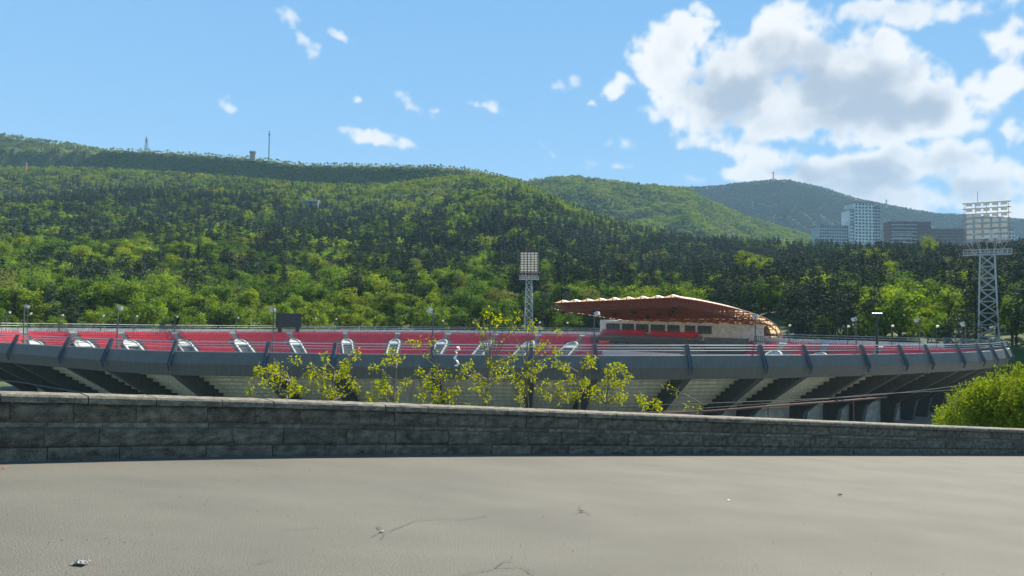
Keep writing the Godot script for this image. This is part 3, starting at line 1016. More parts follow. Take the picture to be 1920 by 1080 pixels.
# ---------------------------------------------------------------- covered grandstand
func make_grandstand() -> void:
	var s0 := s_far(1432.0, -1, 1)
	var s1 := s_far(1126.0, -1, 1)
	var gs := thing("grandstand", "cream grandstand building with dark windows under the rust red canopy", "grandstand", ring((s0 + s1) * 0.5, -1.0, -8.0))
	var sec := func(n: String, a: float, b: float, prof: Array, m: Material, par: Node3D = gs) -> MeshInstance3D:
		var mb := Mb.new()
		sweep(mb, a, b, 3.0, prof, true)
		for e: float in [a, b]:
			for k in range(1, prof.size() - 1):
				mb.tri(ring(e, prof[0].x, prof[0].y), ring(e, prof[k].x, prof[k].y), ring(e, prof[k + 1].x, prof[k + 1].y))
		return part(par, n, mb.mesh(), m)
	var rect := func(o0: float, o1: float, y0: float, y1: float) -> Array:
		return [Vector2(o0, y0), Vector2(o1, y0), Vector2(o1, y1), Vector2(o0, y1)]
	# window openings by pixel column: the wall is built round them
	var wins := [[1136.5, 1162.5], [1166, 1189], [1192, 1216], [1220, 1247], [1251, 1274.5], [1284, 1304], [1308, 1334.5]]
	var y_lo := 0.35
	var y_hi := 2.25
	sec.call("wall_foot", s0, s1, rect.call(-1.3, 5.0, -1.2, y_lo), M.wall_white)
	sec.call("wall_head", s0, s1, rect.call(-1.3, 5.0, y_hi, 3.0), M.wall_white)
	var cuts := []
	for w: Array in wins: cuts.append([s_far(w[1], -1.3, 1.2), s_far(w[0], -1.3, 1.2)])
	var prev := s1
	for c: Array in cuts:
		sec.call("wall_pier", c[1], prev, rect.call(-1.3, -0.9, y_lo, y_hi), M.wall_white)
		prev = c[0]
	sec.call("wall_pier", s0, prev, rect.call(-1.3, -0.9, y_lo, y_hi), M.wall_white)
	for c: Array in cuts:
		var w := Node3D.new()
		w.name = "window"
		gs.add_child(w, true)
		sec.call("pane", c[0], c[1], rect.call(-1.06, -1.02, y_lo, y_hi), M.glass, w)
		var n := 4
		for k in n + 1:
			var q := lerpf(c[0] + 0.06, c[1] - 0.06, float(k) / n)
			sec.call("mullion", q - 0.045, q + 0.045, rect.call(-1.18, -1.07, y_lo, y_hi), M.frame, w)
		sec.call("transom", c[0], c[1], rect.call(-1.165, -1.075, y_lo + 1.15, y_lo + 1.25), M.frame, w)
	sec.call("interior_wall", s0, s1, rect.call(3.5, 3.6, y_lo, y_hi), M.concrete)
	# upper tier: three rows of seats above a dark deck
	var sr := s_far(1312.0, -3, 0)
	for k in 3:
		sec.call("tier_step", sr, s1 - 1.0, rect.call(-1.35 - 0.8 * k, -2.149 - 0.8 * k, -2.0, 0.05 - 0.38 * k), M.tread)
	var seat := seat_mesh()
	var where: Array[Transform3D] = []
	for k in 3:
		var s := sr
		var cnt := 0
		while s < s1 - 1.6:
			s += 0.5
			cnt += 1
			if cnt % 26 < 2: continue
			var o := ring_out(s)
			where.append(Transform3D(Basis(Vector3.UP.cross(-o), Vector3.UP, -o), ring(s, -1.72 - 0.8 * k, 0.05 - 0.38 * k)))
	var mm := MultiMesh.new()
	mm.transform_format = MultiMesh.TRANSFORM_3D
	mm.use_colors = true
	mm.mesh = seat
	mm.instance_count = where.size()
	for i in where.size():
		mm.set_instance_transform(i, where[i])
		mm.set_instance_color(i, Color(1, 1, 1))
	var mi := MultiMeshInstance3D.new()
	mi.name = "seat_block"
	mi.multimesh = mm
	mi.material_override = M.seat
	mi.set_meta("kind", "stuff")
	gs.add_child(mi, true)
	mi.position = -gs.position
	sec.call("deck", s0 + 2.0, s1 - 0.2, rect.call(-1.32, -6.2, -2.05, -1.45), M.slate)
	sec.call("deck_edge", s0 + 2.0, s1 - 0.2, rect.call(-6.21, -6.4, -2.1, -0.95), M.slate)
	for k in 14:
		var q := lerpf(s0 + 2.5, s1 - 1.0, k / 13.0)
		sec.call("column", q, q + 0.35, rect.call(-5.6, -5.95, -8.0, -2.06), M.slate)
	sec.call("recess_wall", s0 + 1.0, s1 - 0.4, rect.call(-2.4, -2.6, -8.0, -2.06), M.slate)
	var b0 := s_far(1399.0, -8, -1.5)
	var b1 := s_far(1322.0, -8, -1.5)
	sec.call("press_box", b0, b1, rect.call(-6.42, -8.4, -2.7, -0.15), M.slate)
	sec.call("press_box_base", b0 + 0.4, b1 - 0.4, rect.call(-6.6, -8.0, -7.5, -2.71), M.slate)
	for e: Array in [[1280, 1276], [1405, 1399], [1425, 1422]]:
		pass
	var t0 := s_far(1428.0, -6, -1)
	sec.call("terrace_wall", t0, b0 - 0.1, rect.call(-4.0, -4.3, -2.4, -0.9), M.pale)
	for k in 6:
		var q := lerpf(t0, b0 - 0.3, k / 5.0)
		sec.call("rail_post", q, q + 0.12, rect.call(-4.1, -4.22, -0.9, 0.35), M.dark_rail)
	sec.call("terrace_rail", t0, b0 - 0.1, rect.call(-4.1, -4.2, 0.36, 0.44), M.dark_rail)
	# lower terrace in front
	for k in range(5, ROWS):
		sec.call("lower_step", s0 + 1.0, s1 - 0.4, rect.call(row_o(k) - 2.2, row_o(k) - 3.05, -9.0, row_y(k) - 0.9), M.tread)
	# pale dust covers over the benches on the lower terrace, and a flat orange red patch
	var cv := thing("bench_cover", "long pale cover laid over the lower benches before the grandstand", "cover", ring(s_far(1200.0, -12, -4), -12, -5.6))
	var mb := Mb.new()
	sweep(mb, s_far(1276.0, -12, -4), s_far(1131.0, -12, -4), 2.0, [Vector2(-11.0, -5.6), Vector2(-11.0, -3.95), Vector2(-11.7, -3.8), Vector2(-12.6, -4.25), Vector2(-12.7, -5.6)], true)
	part(cv, "cover", mb.mesh(), M.fabric)
	var tp := thing("patch", "bright orange red patch at the edge of the seats by the grandstand", "patch", ring(s_far(1135.0, -7, -2), -7.4, -3.4))
	mb = Mb.new()
	var ta := at(1123, 638.5, 172)
	var tb := at(1145, 638.8, 171)
	var tc := at(1139, 642.5, 169.5)
	var td := at(1123.5, 645, 169)
	mb.prism([ta, tb, tc, td], Vector3(0, -0.06, -0.05))
	part(tp, "sheet", mb.mesh(), M.orange)

func canopy_point(u: float, t: float, drop := 0.0) -> Vector3:     # u along the front edge from left to right, t from front to foot
	var lf := Vector2(9.86, 173.0)
	var rf := Vector2(32.96, 148.8)
	var v := Vector2(26.3, 13.84)
	var p := lf.lerp(rf, u) + v * t
	var h := lookup([[0.0, 5.2], [0.2, 4.55], [0.378, 3.7], [0.52, 2.95], [0.629, 2.25], [0.74, 1.35], [0.838, 0.3], [0.90, -0.65], [0.945, -1.6], [0.98, -2.9], [1.0, -4.6]], t)
	var y := EYE.y + 0.865 * (h + lerpf(-1.0, 0.0, u) * (1.0 - t))
	# the lower chord lies inside the shell
	var inward := Vector2(-30.4, -16.0).normalized() * smoothstep(0.6, 1.0, t)
	return Vector3(p.x + inward.x * drop, y - drop * (1.0 - 0.75 * smoothstep(0.7, 1.0, t)), -(p.y + inward.y * drop))

func make_canopy() -> void:
	var bays := 9
	var ts := [0.0, 0.1, 0.2, 0.3, 0.4, 0.5, 0.6, 0.69, 0.77, 0.84, 0.89, 0.93, 0.96, 0.985, 1.0]
	var cn := thing("grandstand_canopy", "rust red steel truss canopy with folded tan roof panels over the grandstand", "canopy", canopy_point(0.5, 1.0))
	var lift := 0.5
	for b in bays:
		var u0 := float(b) / bays
		var u1 := float(b + 1) / bays
		var um := lerpf(u0, u1, 0.62)
		for half in 4:                      # two slopes of the fold; front and back sheets
			var mb := Mb.new()
			for k in range(0, 6) if half < 2 else range(6, ts.size() - 1):
				var l0: float = lift * (1.0 - smoothstep(0.5, 0.95, ts[k]))
				var l1: float = lift * (1.0 - smoothstep(0.5, 0.95, ts[k + 1]))
				var ua := u0 if half % 2 == 0 else um
				var ub := um if half % 2 == 0 else u1
				var ha := 0.0 if half % 2 == 0 else 1.0
				mb.quad(canopy_point(ua, ts[k]) + Vector3.UP * (l0 * ha + 0.06), canopy_point(ub, ts[k]) + Vector3.UP * (l0 * (1.0 - ha) + 0.06), canopy_point(ub, ts[k + 1]) + Vector3.UP * (l1 * (1.0 - ha) + 0.06), canopy_point(ua, ts[k + 1]) + Vector3.UP * (l1 * ha + 0.06))
			part(cn, "roof_panel", mb.mesh(), M.skin)
		var cap := Mb.new()                # pale strip on each fold's front, coloured as a sunlit panel top
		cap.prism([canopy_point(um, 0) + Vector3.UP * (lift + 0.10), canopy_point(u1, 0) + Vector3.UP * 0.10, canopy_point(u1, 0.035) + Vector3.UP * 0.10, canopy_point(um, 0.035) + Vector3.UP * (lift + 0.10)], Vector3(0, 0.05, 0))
		part(cn, "lit_edge", cap.mesh(), M.skin_lit)
	# main trusses across, one for each fold
	for b in bays + 1:
		var u := float(b) / bays
		var mb := Mb.new()
		var top := []
		var low := []
		var fine := 20
		for k in fine + 1:
			var t := pow(float(k) / fine, 0.85)
			top.append(canopy_point(u, t, 0.05))
			low.append(canopy_point(u, t, 1.9 - 0.5 * smoothstep(0.12, 0.0, t) - 0.6 * smoothstep(0.5, 0.9, t)))
		for k in fine:
			mb.tube(top[k], top[k + 1], 0.13, 0.13, 4, false)
			mb.tube(low[k], low[k + 1], 0.14, 0.14, 4, false)
			mb.tube(top[k], low[k], 0.06, 0.06, 4, false)
			mb.tube(low[k] if k % 2 else top[k], top[k + 1] if k % 2 else low[k + 1], 0.06, 0.06, 4, false)
		part(cn, "truss", mb.mesh(), M.rust)
	# purlins and space frame between the trusses
	for k in 24:
		var t := k * 0.034 if k < 18 else 0.595 + (k - 17) * 0.065
		var mb := Mb.new()
		for b in bays:
			var a0 := canopy_point(float(b) / bays, t, 0.05)
			var a1 := canopy_point(float(b + 1) / bays, t, 0.05)
			var b0 := canopy_point(float(b) / bays, t, 1.8 - 0.6 * smoothstep(0.5, 0.9, t))
			var b1 := canopy_point(float(b + 1) / bays, t, 1.8 - 0.6 * smoothstep(0.5, 0.9, t))
			var am := canopy_point((b + 0.62) / bays, t, 0.05) + Vector3.UP * lift * (1.0 - smoothstep(0.5, 0.95, t))
			mb.tube(a0, a1, 0.10, 0.10, 4, false)
			mb.tube(b0, b1, 0.10, 0.10, 4, false)
			mb.tube(b0, a0.lerp(a1, 0.5), 0.08, 0.08, 4, false)
			mb.tube(a0.lerp(a1, 0.5), b1, 0.08, 0.08, 4, false)
			mb.tube(b0.lerp(b1, 0.5), am, 0.08, 0.08, 4, false)
			var t2 := minf(t + 0.045, 1.0)
			mb.tube(b0, canopy_point((b + 0.5) / bays, t2, 0.05), 0.08, 0.08, 4, false)
			mb.tube(b1, canopy_point((b + 0.5) / bays, t2, 0.05), 0.08, 0.08, 4, false)
		part(cn, "purlin", mb.mesh(), M.rust)
	# loudspeakers and lamps hung from the frame
	rng.seed = 8
	for q: Array in [[0.02, 0.06], [0.30, 0.05], [0.34, 0.05], [0.95, 0.04], [0.16, 0.22], [0.25, 0.3], [0.42, 0.42], [0.62, 0.30], [0.68, 0.33], [0.50, 0.2], [0.8, 0.2]]:
		var p := canopy_point(q[0], q[1], 1.5)
		var lo := thing("loudspeaker", "small black loudspeaker hung under the rust red canopy", "loudspeaker", p, "loudspeakers under the canopy")
		var mb := Mb.new()
		mb.box(Transform3D(Basis(Vector3.UP, 0.7).rotated(Vector3.RIGHT, 0.2), p + Vector3(0, -0.45, 0)), Vector3(0.65, 0.95, 0.6))
		part(lo, "cabinet", mb.mesh(), M.dark)
		mb = Mb.new()
		mb.tube(p + Vector3(0, 0.25, 0), p, 0.04, 0.04, 4)
		part(lo, "hanger", mb.mesh(), M.dark)

# ---------------------------------------------------------------- lamps, masts, screen
func make_lamp(px: float, top_py: float, s: float, o: float, base_y: float, big: bool, label: String, group: String, side: float) -> void:
	var p := ring(s, o, base_y)
	var q := pixel_of(p)
	var z := -p.z
	var h := absf(at(q.x, top_py, z).y - p.y)
	var l := thing("lamp_post", label, "lamp", p, group)
	var mb := Mb.new()
	mb.tube(p, p + Vector3(0, h, 0), 0.085 if big else 0.07, 0.06 if big else 0.05, 6)
	part(l, "pole", mb.mesh(), M.dark_rail)
	var inn := -ring_out(s)
	var along := Vector3.UP.cross(inn)
	var hd := p + Vector3(0, h - 0.05, 0)
	mb = Mb.new()
	mb.tube(hd, hd + inn * 0.35 + along * 0.25 * side, 0.04, 0.04, 4)
	part(l, "arm", mb.mesh(), M.dark_rail)
	var k := 1.0 if big else 0.8
	var b := Basis(along, Vector3.UP, -inn)
	b = b.rotated(along, 0.55) * Basis(Vector3.UP, -0.5 * side)
	var c := hd + inn * 0.45 + along * 0.35 * side + Vector3(0, 0.06, 0)
	mb = Mb.new()
	var prof := [Vector3(-0.33, -0.22, 0.16), Vector3(0.33, -0.22, 0.16), Vector3(0.33, 0.22, 0.16), Vector3(-0.33, 0.22, 0.16)]
	var f := []
	var r := []
	for e: Vector3 in prof:
		f.append(c + b * (Vector3(e.x, e.y, -0.16) * k))
		r.append(c + b * (Vector3(e.x * 0.6, e.y * 0.6, 0.2) * k))
	for i in 4: mb.quad(f[i], f[(i + 1) % 4], r[(i + 1) % 4], r[i])
	mb.quad(r[0], r[1], r[2], r[3])
	part(l, "housing", mb.mesh(), M.galv)
	mb = Mb.new()
	mb.quad(f[0], f[1], f[2], f[3])
	part(l, "glass", mb.mesh(), M.lamp_face)

func make_lamps() -> void:
	for e: Array in [[31, 574, 1.0], [207, 577, 1.0], [506, 580, 1.0], [809, 582, 1.0], [1117, 588, -1.0], [1425, 593, -1.0], [1616, 598, -1.0], [1736, 600, -1.0], [1822, 606, -1.0]]:
		make_lamp(e[0], e[1], s_near(e[0]), -0.75, -1.0, true, "tall grey floodlight post behind the near railing of the stadium", "floodlight posts on the near rim", e[2])
	for e: Array in [[9, 586], [50, 588], [110, 591], [187, 592], [250, 593], [326, 594], [441, 596], [588, 597], [627, 598], [830, 601], [1013, 604], [1065, 605], [1481, 610], [1590, 612], [1673, 611], [1757, 612], [1806, 610]]:
		var s := s_far(e[0])
		make_lamp(e[0], e[1], s, -0.4, -0.95, false, "slim lamp post on the far parapet above the red seats", "lamp posts on the far rim", 1.0)
	# dark T-shaped post with a row of lamps
	var s := s_near(1683.0)
	var p := ring(s, -2.6, -1.0)
	var t := thing("lamp_bar_post", "dark post with a flat bar of small lamps among the floodlight posts", "lamp", p)
	var z := -p.z
	var top := at(1681, 592, z)
	var h := top.y - p.y
	var mb := Mb.new()
	mb.tube(p, p + Vector3(0, h, 0), 0.17, 0.14, 6)
	part(t, "pole", mb.mesh(), M.dark)
	mb = Mb.new()
	mb.box(Transform3D(Basis(), p + Vector3(0.05, h, 0)), Vector3(1.35, 0.16, 0.3))
	part(t, "bar", mb.mesh(), M.dark)
	for k in 4:
		mb = Mb.new()
		mb.box(Transform3D(Basis(Vector3.RIGHT, 0.4), p + Vector3(-0.45 + k * 0.33, h + 0.2, 0)), Vector3(0.24, 0.22, 0.2))
		part(t, "lamp_head", mb.mesh(), M.dark_rail)

func beam(mb: Mb, a: Vector3, b: Vector3, w: float) -> void:
	mb.tube(a, b, w, w, 4, false)

func make_mast(px: float, z: float, base_py: float, plat_py: float, top_py: float, w_base: float, w_top: float, pan_w: float, turn: float, cols: int, rows: int, label: String, heavy := 0.07, hide := 8.0) -> void:
	var foot := at(px, base_py, z) - Vector3(0, hide, 0)
	var plat := at(px, plat_py, z)
	var top := at(px, top_py, z)
	var m := thing("floodlight_mast", label, "mast", foot, "lattice floodlight masts")
	var b := Basis(Vector3.UP, turn)
	var n := 11
	var corner := func(k: int, t: float) -> Vector3:
		var w := lerpf(w_base, w_top, t) * 0.5
		return Vector3(plat.x, lerpf(foot.y, plat.y, t), plat.z) + b * Vector3(w * [1, 1, -1, -1][k], 0, w * [1, -1, -1, 1][k])
	for k in 4:
		var mb := Mb.new()
		beam(mb, corner.call(k, 0.0), corner.call(k, 1.0), heavy * 1.6)
		part(m, "leg", mb.mesh(), M.galv)
	for k in 4:
		var mb := Mb.new()
		for i in n:
			var t0 := float(i) / n
			var t1 := float(i + 1) / n
			beam(mb, corner.call(k, t0), corner.call((k + 1) % 4, t0), heavy * 0.8)
			beam(mb, corner.call(k, t0), corner.call((k + 1) % 4, t1), heavy)
			beam(mb, corner.call((k + 1) % 4, t0), corner.call(k, t1), heavy)
		part(m, "bracing", mb.mesh(), M.galv)
	# platform with railing
	var pw := pan_w * 1.12
	var mb := Mb.new()
	mb.box(Transform3D(b, plat), Vector3(pw, 0.25, 2.2))
	part(m, "platform", mb.mesh(), M.galv)
	mb = Mb.new()
	for e in [-1.05, 1.05]:
		for y in [0.55, 1.1]:
			beam(mb, plat + b * Vector3(-pw / 2, y, e), plat + b * Vector3(pw / 2, y, e), 0.045)
		for i in 12:
			var x := lerpf(-pw / 2, pw / 2, i / 11.0)
			beam(mb, plat + b * Vector3(x, 0, e), plat + b * Vector3(x, 1.1, e), 0.04)
	part(m, "platform_railing", mb.mesh(), M.galv)
	# open frame that carries the lamps
	var ph := top.y - plat.y
	var p0 := ph * 0.27
	mb = Mb.new()
	for i in 5:
		var x := lerpf(-pan_w / 2, pan_w / 2, i / 4.0)
		beam(mb, plat + b * Vector3(x * 0.55, 0, 0.0), plat + b * Vector3(x, p0, -0.3), 0.07)
		beam(mb, plat + b * Vector3(x, p0, -0.3), plat + b * Vector3(x, ph, -0.3), 0.06)
		beam(mb, plat + b * Vector3(x * 0.55, 0, 0.8), plat + b * Vector3(x, ph * 0.6, -0.3), 0.05)
	for r in rows + 1:
		var y := lerpf(p0, ph, float(r) / rows)
		beam(mb, plat + b * Vector3(-pan_w * 0.56, y, -0.3), plat + b * Vector3(pan_w * 0.56, y, -0.3), 0.06)
		beam(mb, plat + b * Vector3(-pan_w * 0.56, y, -1.0), plat + b * Vector3(pan_w * 0.56, y, -1.0), 0.05)
	beam(mb, plat + b * Vector3(-pan_w * 0.2, ph, -0.3), plat + b * Vector3(-pan_w * 0.2, ph * 1.22, -0.3), 0.05)
	part(m, "lamp_frame", mb.mesh(), M.lamp_back)
	var lw := pan_w / cols * 0.72
	var lh := (ph - p0) / rows * 0.66
	for r in rows:
		for c in cols:
			var q := plat + b * Vector3(lerpf(-pan_w / 2, pan_w / 2, (c + 0.5) / cols), lerpf(p0, ph, (r + 0.75) / rows), 0.15)
			var fb := b * Basis(Vector3.RIGHT, 0.42)
			var lamp := Mb.new()
			var f := []
			var k := []
			for e: Vector2 in [Vector2(-1, -1), Vector2(1, -1), Vector2(1, 1), Vector2(-1, 1)]:
				f.append(q + fb * Vector3(e.x * lw / 2, e.y * lh / 2, 0.22))
				k.append(q + fb * Vector3(e.x * lw * 0.3, e.y * lh * 0.3, -0.25))
			for i in 4: lamp.quad(f[i], f[(i + 1) % 4], k[(i + 1) % 4], k[i])
			lamp.quad(k[0], k[1], k[2], k[3])
			var fl := part(m, "floodlight", lamp.mesh(), M.lamp_back)
			var face := Mb.new()
			var g0 := fb * Vector3(0, 0, -0.02)
			face.quad(f[0] + g0, f[1] + g0, f[2] + g0, f[3] + g0)
			face.quad(f[0].lerp(f[3], 0.45) - g0, f[1].lerp(f[2], 0.45) - g0, f[1].lerp(f[2], 0.55) - g0, f[0].lerp(f[3], 0.55) - g0)
			part(fl, "lens", face.mesh(), M.lamp_face)

func make_masts() -> void:
	make_mast(992, 226, 619, 524, 474, 3.0, 1.6, 5.2, -0.12, 5, 8, "distant lattice floodlight mast standing before the wooded slope")
	make_mast(1851, 152, 645, 478, 379, 4.1, 2.5, 7.5, -0.55, 5, 7, "tall lattice floodlight mast behind the curved end of the stadium", 0.10)

func make_screen() -> void:
	var s := s_far(541.0, -1.5, 1)
	var p := ring(s, -1.6, -1.0)
	var z := -p.z
	var t := thing("scoreboard", "black scoreboard screen on two legs above the red seats", "scoreboard", p)
	var w := 46.5 / F * z
	var c := at(541.5, 601.0, z)
	var o := ring_out(s)
	var b := Basis(Vector3.UP.cross(-o), Vector3.UP, -o)
	var mb := Mb.new()
	mb.box(Transform3D(b, c), Vector3(w, 27.0 / F * z, 0.7))
	part(t, "cabinet", mb.mesh(), M.dark)
	mb = Mb.new()
	mb.box(Transform3D(b, c - o * 0.37), Vector3(w * 0.95, 24.5 / F * z, 0.06))
	part(t, "display", mb.mesh(), M.screen)
	for e in [-0.36, 0.36]:
		mb = Mb.new()
		var q := c + b * Vector3(w * e, 0, 0)
		mb.box(Transform3D(b, Vector3(q.x, (q.y - 1.9 + p.y - 0.4) * 0.5, q.z)), Vector3(0.9, q.y - 1.9 - p.y + 0.4, 0.6))
		part(t, "leg", mb.mesh(), M.dark)

func make_far_things() -> void:
	# stone tower, masts and pylon on the ridge
	var tw := at(474, 297, 1110)
	var x := tw.x; var z := 1110.0
	var gy := land(x, z)
	var t := thing("stone_tower", "squat round stone tower on the wooded ridge", "tower", Vector3(x, gy, -z))
	var mb := Mb.new()
	var hy := at(474, 285, z).y
	mb.tube(Vector3(x, gy - 3, -z), Vector3(x, hy, -z), 4.6, 4.3, 14)
	part(t, "shaft", mb.mesh(), M.tower_stone)
	mb = Mb.new()
	mb.tube(Vector3(x, hy - 2.2, -z), Vector3(x, hy, -z), 5.0, 5.0, 14)
	part(t, "parapet", mb.mesh(), M.tower_stone)
	for k in 7:
		mb = Mb.new()
		var an := TAU * k / 7.0
		mb.box(Transform3D(Basis(Vector3.UP, -an), Vector3(x + cos(an) * 4.6, hy + 0.5, -z + sin(an) * 4.6)), Vector3(0.7, 1.0, 2.2))
		part(t, "merlon", mb.mesh(), M.tower_stone)
	for e: Array in [[504, 292, 246, 1165, "tall slender radio mast on the ridge beside the stone tower"], [1450, 340, 322, 3080, "radio mast on the summit of the far blue mountain"], [1662, 386, 374, 3000, "tiny radio mast on the far mountain above the apartment blocks"]]:
		var b := at(e[0], e[1], e[3])
		var q := at(e[0], e[2], e[3])
		var m := thing("radio_mast", e[4], "mast", Vector3(b.x, b.y - 4, b.z))
		var w: float = e[3] * 0.0014
		mb = Mb.new()
		for k in 3:
			var off := Vector3(cos(TAU * k / 3.0), 0, sin(TAU * k / 3.0)) * w * 0.55
			beam(mb, Vector3(b.x, b.y - 8, b.z) + off, Vector3(b.x, q.y, b.z) + off * 0.5, w * 0.22)
		part(m, "shaft", mb.mesh(), M.galv)
		mb = Mb.new()
		for i in 16:
			for k in 3:
				var o0 := Vector3(cos(TAU * k / 3.0), 0, sin(TAU * k / 3.0)) * w * lerpf(0.55, 0.28, i / 16.0)
				var o1 := Vector3(cos(TAU * (k + 1) / 3.0), 0, sin(TAU * (k + 1) / 3.0)) * w * lerpf(0.55, 0.28, (i + 1) / 16.0)
				beam(mb, Vector3(b.x, lerpf(b.y - 8, q.y, i / 16.0), b.z) + o0, Vector3(b.x, lerpf(b.y - 8, q.y, (i + 1) / 16.0), b.z) + o1, w * 0.11)
		part(m, "bracing", mb.mesh(), M.galv)
		mb = Mb.new()
		mb.tube(Vector3(b.x, lerpf(b.y, q.y, 0.82), b.z), Vector3(b.x, lerpf(b.y, q.y, 0.90), b.z), w * 0.7, w * 0.7, 6)
		part(m, "antenna_drum", mb.mesh(), M.dark_rail)
	# power pylon
	var b := at(274, 281, 1160)
	var q := at(274, 254, 1160)
	var py := thing("power_pylon", "lattice power pylon with cross arms on the ridge", "pylon", Vector3(b.x, b.y - 3, b.z))
	var hh := q.y - b.y
	for k in 4:
		mb = Mb.new()
		var off := Vector3([1, 1, -1, -1][k], 0, [1, -1, -1, 1][k]) * 2.6
		beam(mb, b + off + Vector3(0, -4, 0), b + off * 0.16 + Vector3(0, hh * 0.8, 0), 0.28)
		part(py, "leg", mb.mesh(), M.dark_rail)
	mb = Mb.new()
	beam(mb, b + Vector3(0, hh * 0.75, 0), q, 0.3)
	for i in 5:
		var f0 := lerpf(1.0, 0.2, i / 5.0)
		var f1 := lerpf(1.0, 0.2, (i + 1) / 5.0)
		beam(mb, b + Vector3(-2.6 * f0, hh * 0.16 * i, 0), b + Vector3(2.6 * f1, hh * 0.16 * (i + 1), 0), 0.16)
		beam(mb, b + Vector3(2.6 * f0, hh * 0.16 * i, 0), b + Vector3(-2.6 * f1, hh * 0.16 * (i + 1), 0), 0.16)
	part(py, "bracing", mb.mesh(), M.dark_rail)
	for i in 3:
		mb = Mb.new()
		beam(mb, b + Vector3(-3.2 + i * 0.4, hh * (0.62 + 0.13 * i), 0), b + Vector3(3.2 - i * 0.4, hh * (0.62 + 0.13 * i), 0), 0.2)
		part(py, "cross_arm", mb.mesh(), M.dark_rail)
	# red and white marker mast on the left slope
	var lm := at(50, 303, 1080)
	var ly := land(lm.x, 1080)
	var mk := thing("marker_mast", "small red and white banded mast on the upper left slope", "mast", Vector3(lm.x, ly, -1080))
	for k in 5:
		mb = Mb.new()
		mb.tube(Vector3(lm.x, ly + 4 + k * 2.4, -1080), Vector3(lm.x, ly + 6.4 + k * 2.4, -1080), 0.9 - k * 0.1, 0.8 - k * 0.1, 5)
		part(mk, "band", mb.mesh(), M.orange if k % 2 == 0 else M.pale)
	# long low house on the slope
	var hp := at(582, 368, 800)
	var hg := land(hp.x, 800)
	var ho := thing("hillside_house", "long low pale house half hidden among the trees on the slope", "house", Vector3(hp.x, hg, -800))
	mb = Mb.new()
	mb.box(Transform3D(Basis(Vector3.UP, 0.1), Vector3(hp.x, hg + 4.5, -800)), Vector3(17, 9, 8))
	part(ho, "wall", mb.mesh(), M.block_grey)
	mb = Mb.new()
	mb.box(Transform3D(Basis(Vector3.UP, 0.1), Vector3(hp.x, hg + 9.3, -800)), Vector3(18.5, 0.7, 9.5))
	part(ho, "roof", mb.mesh(), M.pale)
	for k in 5:
		mb = Mb.new()
		mb.box(Transform3D(Basis(Vector3.UP, 0.1), Vector3(hp.x - 6.5 + k * 3.2, hg + 7.0, -795.98)), Vector3(1.6, 1.8, 0.2))
		part(ho, "window", mb.mesh(), M.pane)

func make_block(n: String, label: String, z: float, turn: float, boxes: Array) -> void:
	# boxes: [px0, px1, py_top, py_bottom, depth, wall, storeys, columns, balcony]
	var c0 := at((boxes[0][0] + boxes[0][1]) * 0.5, boxes[0][3], z)
	var t := thing(n, label, "building", Vector3(c0.x, c0.y, c0.z))
	var b := Basis(Vector3.UP, turn)
	var front := 0.0
	for e: Array in boxes:
		var a := at(e[0], e[3], z)
		var d := at(e[1], e[2], z)
		var w := (d.x - a.x) / cos(turn)
		var h := d.y - a.y
		var c := Vector3((a.x + d.x) * 0.5, (a.y + d.y) * 0.5, -z - e[4] * 0.5 - front)
		front += 0.35
		var mb := Mb.new()
		mb.box(Transform3D(b, c), Vector3(w, h, e[4]))
		part(t, "wall", mb.mesh(), e[5])
		mb = Mb.new()
		mb.box(Transform3D(b, c + Vector3(0, h * 0.5 + 0.5, 0)), Vector3(w + 0.8, 1.0, e[4] + 0.8))
		part(t, "roof_edge", mb.mesh(), M.block_grey)
		var st: float = h / e[6]
		for r in e[6]:
			if e[8]:
				mb = Mb.new()
				mb.box(Transform3D(b, c + b * Vector3(0, -h * 0.5 + st * (r + 0.12), e[4] * 0.5 + 0.55)), Vector3(w * 0.94, 0.55, 1.1))
				part(t, "balcony", mb.mesh(), M.block_white)
			for k in e[7]:
				var x: float = (float(k) + 0.5) / e[7] * w - w * 0.5
				mb = Mb.new()
				mb.box(Transform3D(b, c + b * Vector3(x, -h * 0.5 + st * (r + 0.58), e[4] * 0.5 + 0.02)), Vector3(w / e[7] * 0.55, st * 0.5, 0.3))
				part(t, "window", mb.mesh(), M.pane)

func make_buildings() -> void:
	make_block("apartment_tower", "tall white apartment tower with a stepped curved roofline and a lower wing", 900, 0.12, [
		[1600, 1640, 381, 470, 22, M.block_white, 15, 6, false], [1592, 1600.5, 394, 470, 18, M.block_white, 12, 2, false], [1604, 1624, 402, 470, 25, M.block_blue, 11, 3, true],
		[1640, 1650, 388, 470, 18, M.block_blue, 14, 2, true], [1592, 1622, 420, 472, 28, M.block_blue, 9, 5, false], [1535, 1592, 424, 470, 20, M.block_blue, 8, 12, true]])
	make_block("brick_apartment_block", "wide brick and glass apartment block on the wooded rise beside the white tower", 950, 0.0, [
		[1670, 1720, 416, 462, 18, M.block_brick, 7, 10, true], [1720, 1746, 417, 462, 20, M.block_brick, 8, 5, false], [1672, 1712, 432, 462, 22, M.block_blue, 4, 8, true]])
	make_block("low_apartment_block", "low dark apartment block partly hidden by pines left of the floodlight mast", 980, 0.0, [
		[1752, 1812, 430, 465, 18, M.block_brick, 6, 12, false], [1790, 1802, 428, 465, 20, M.block_grey, 6, 2, false]])
	make_block("hilltop_house", "pale house behind the lamps of the floodlight mast", 900, -0.1, [
		[1866, 1902, 429, 455, 12, M.block_white, 4, 7, true]])

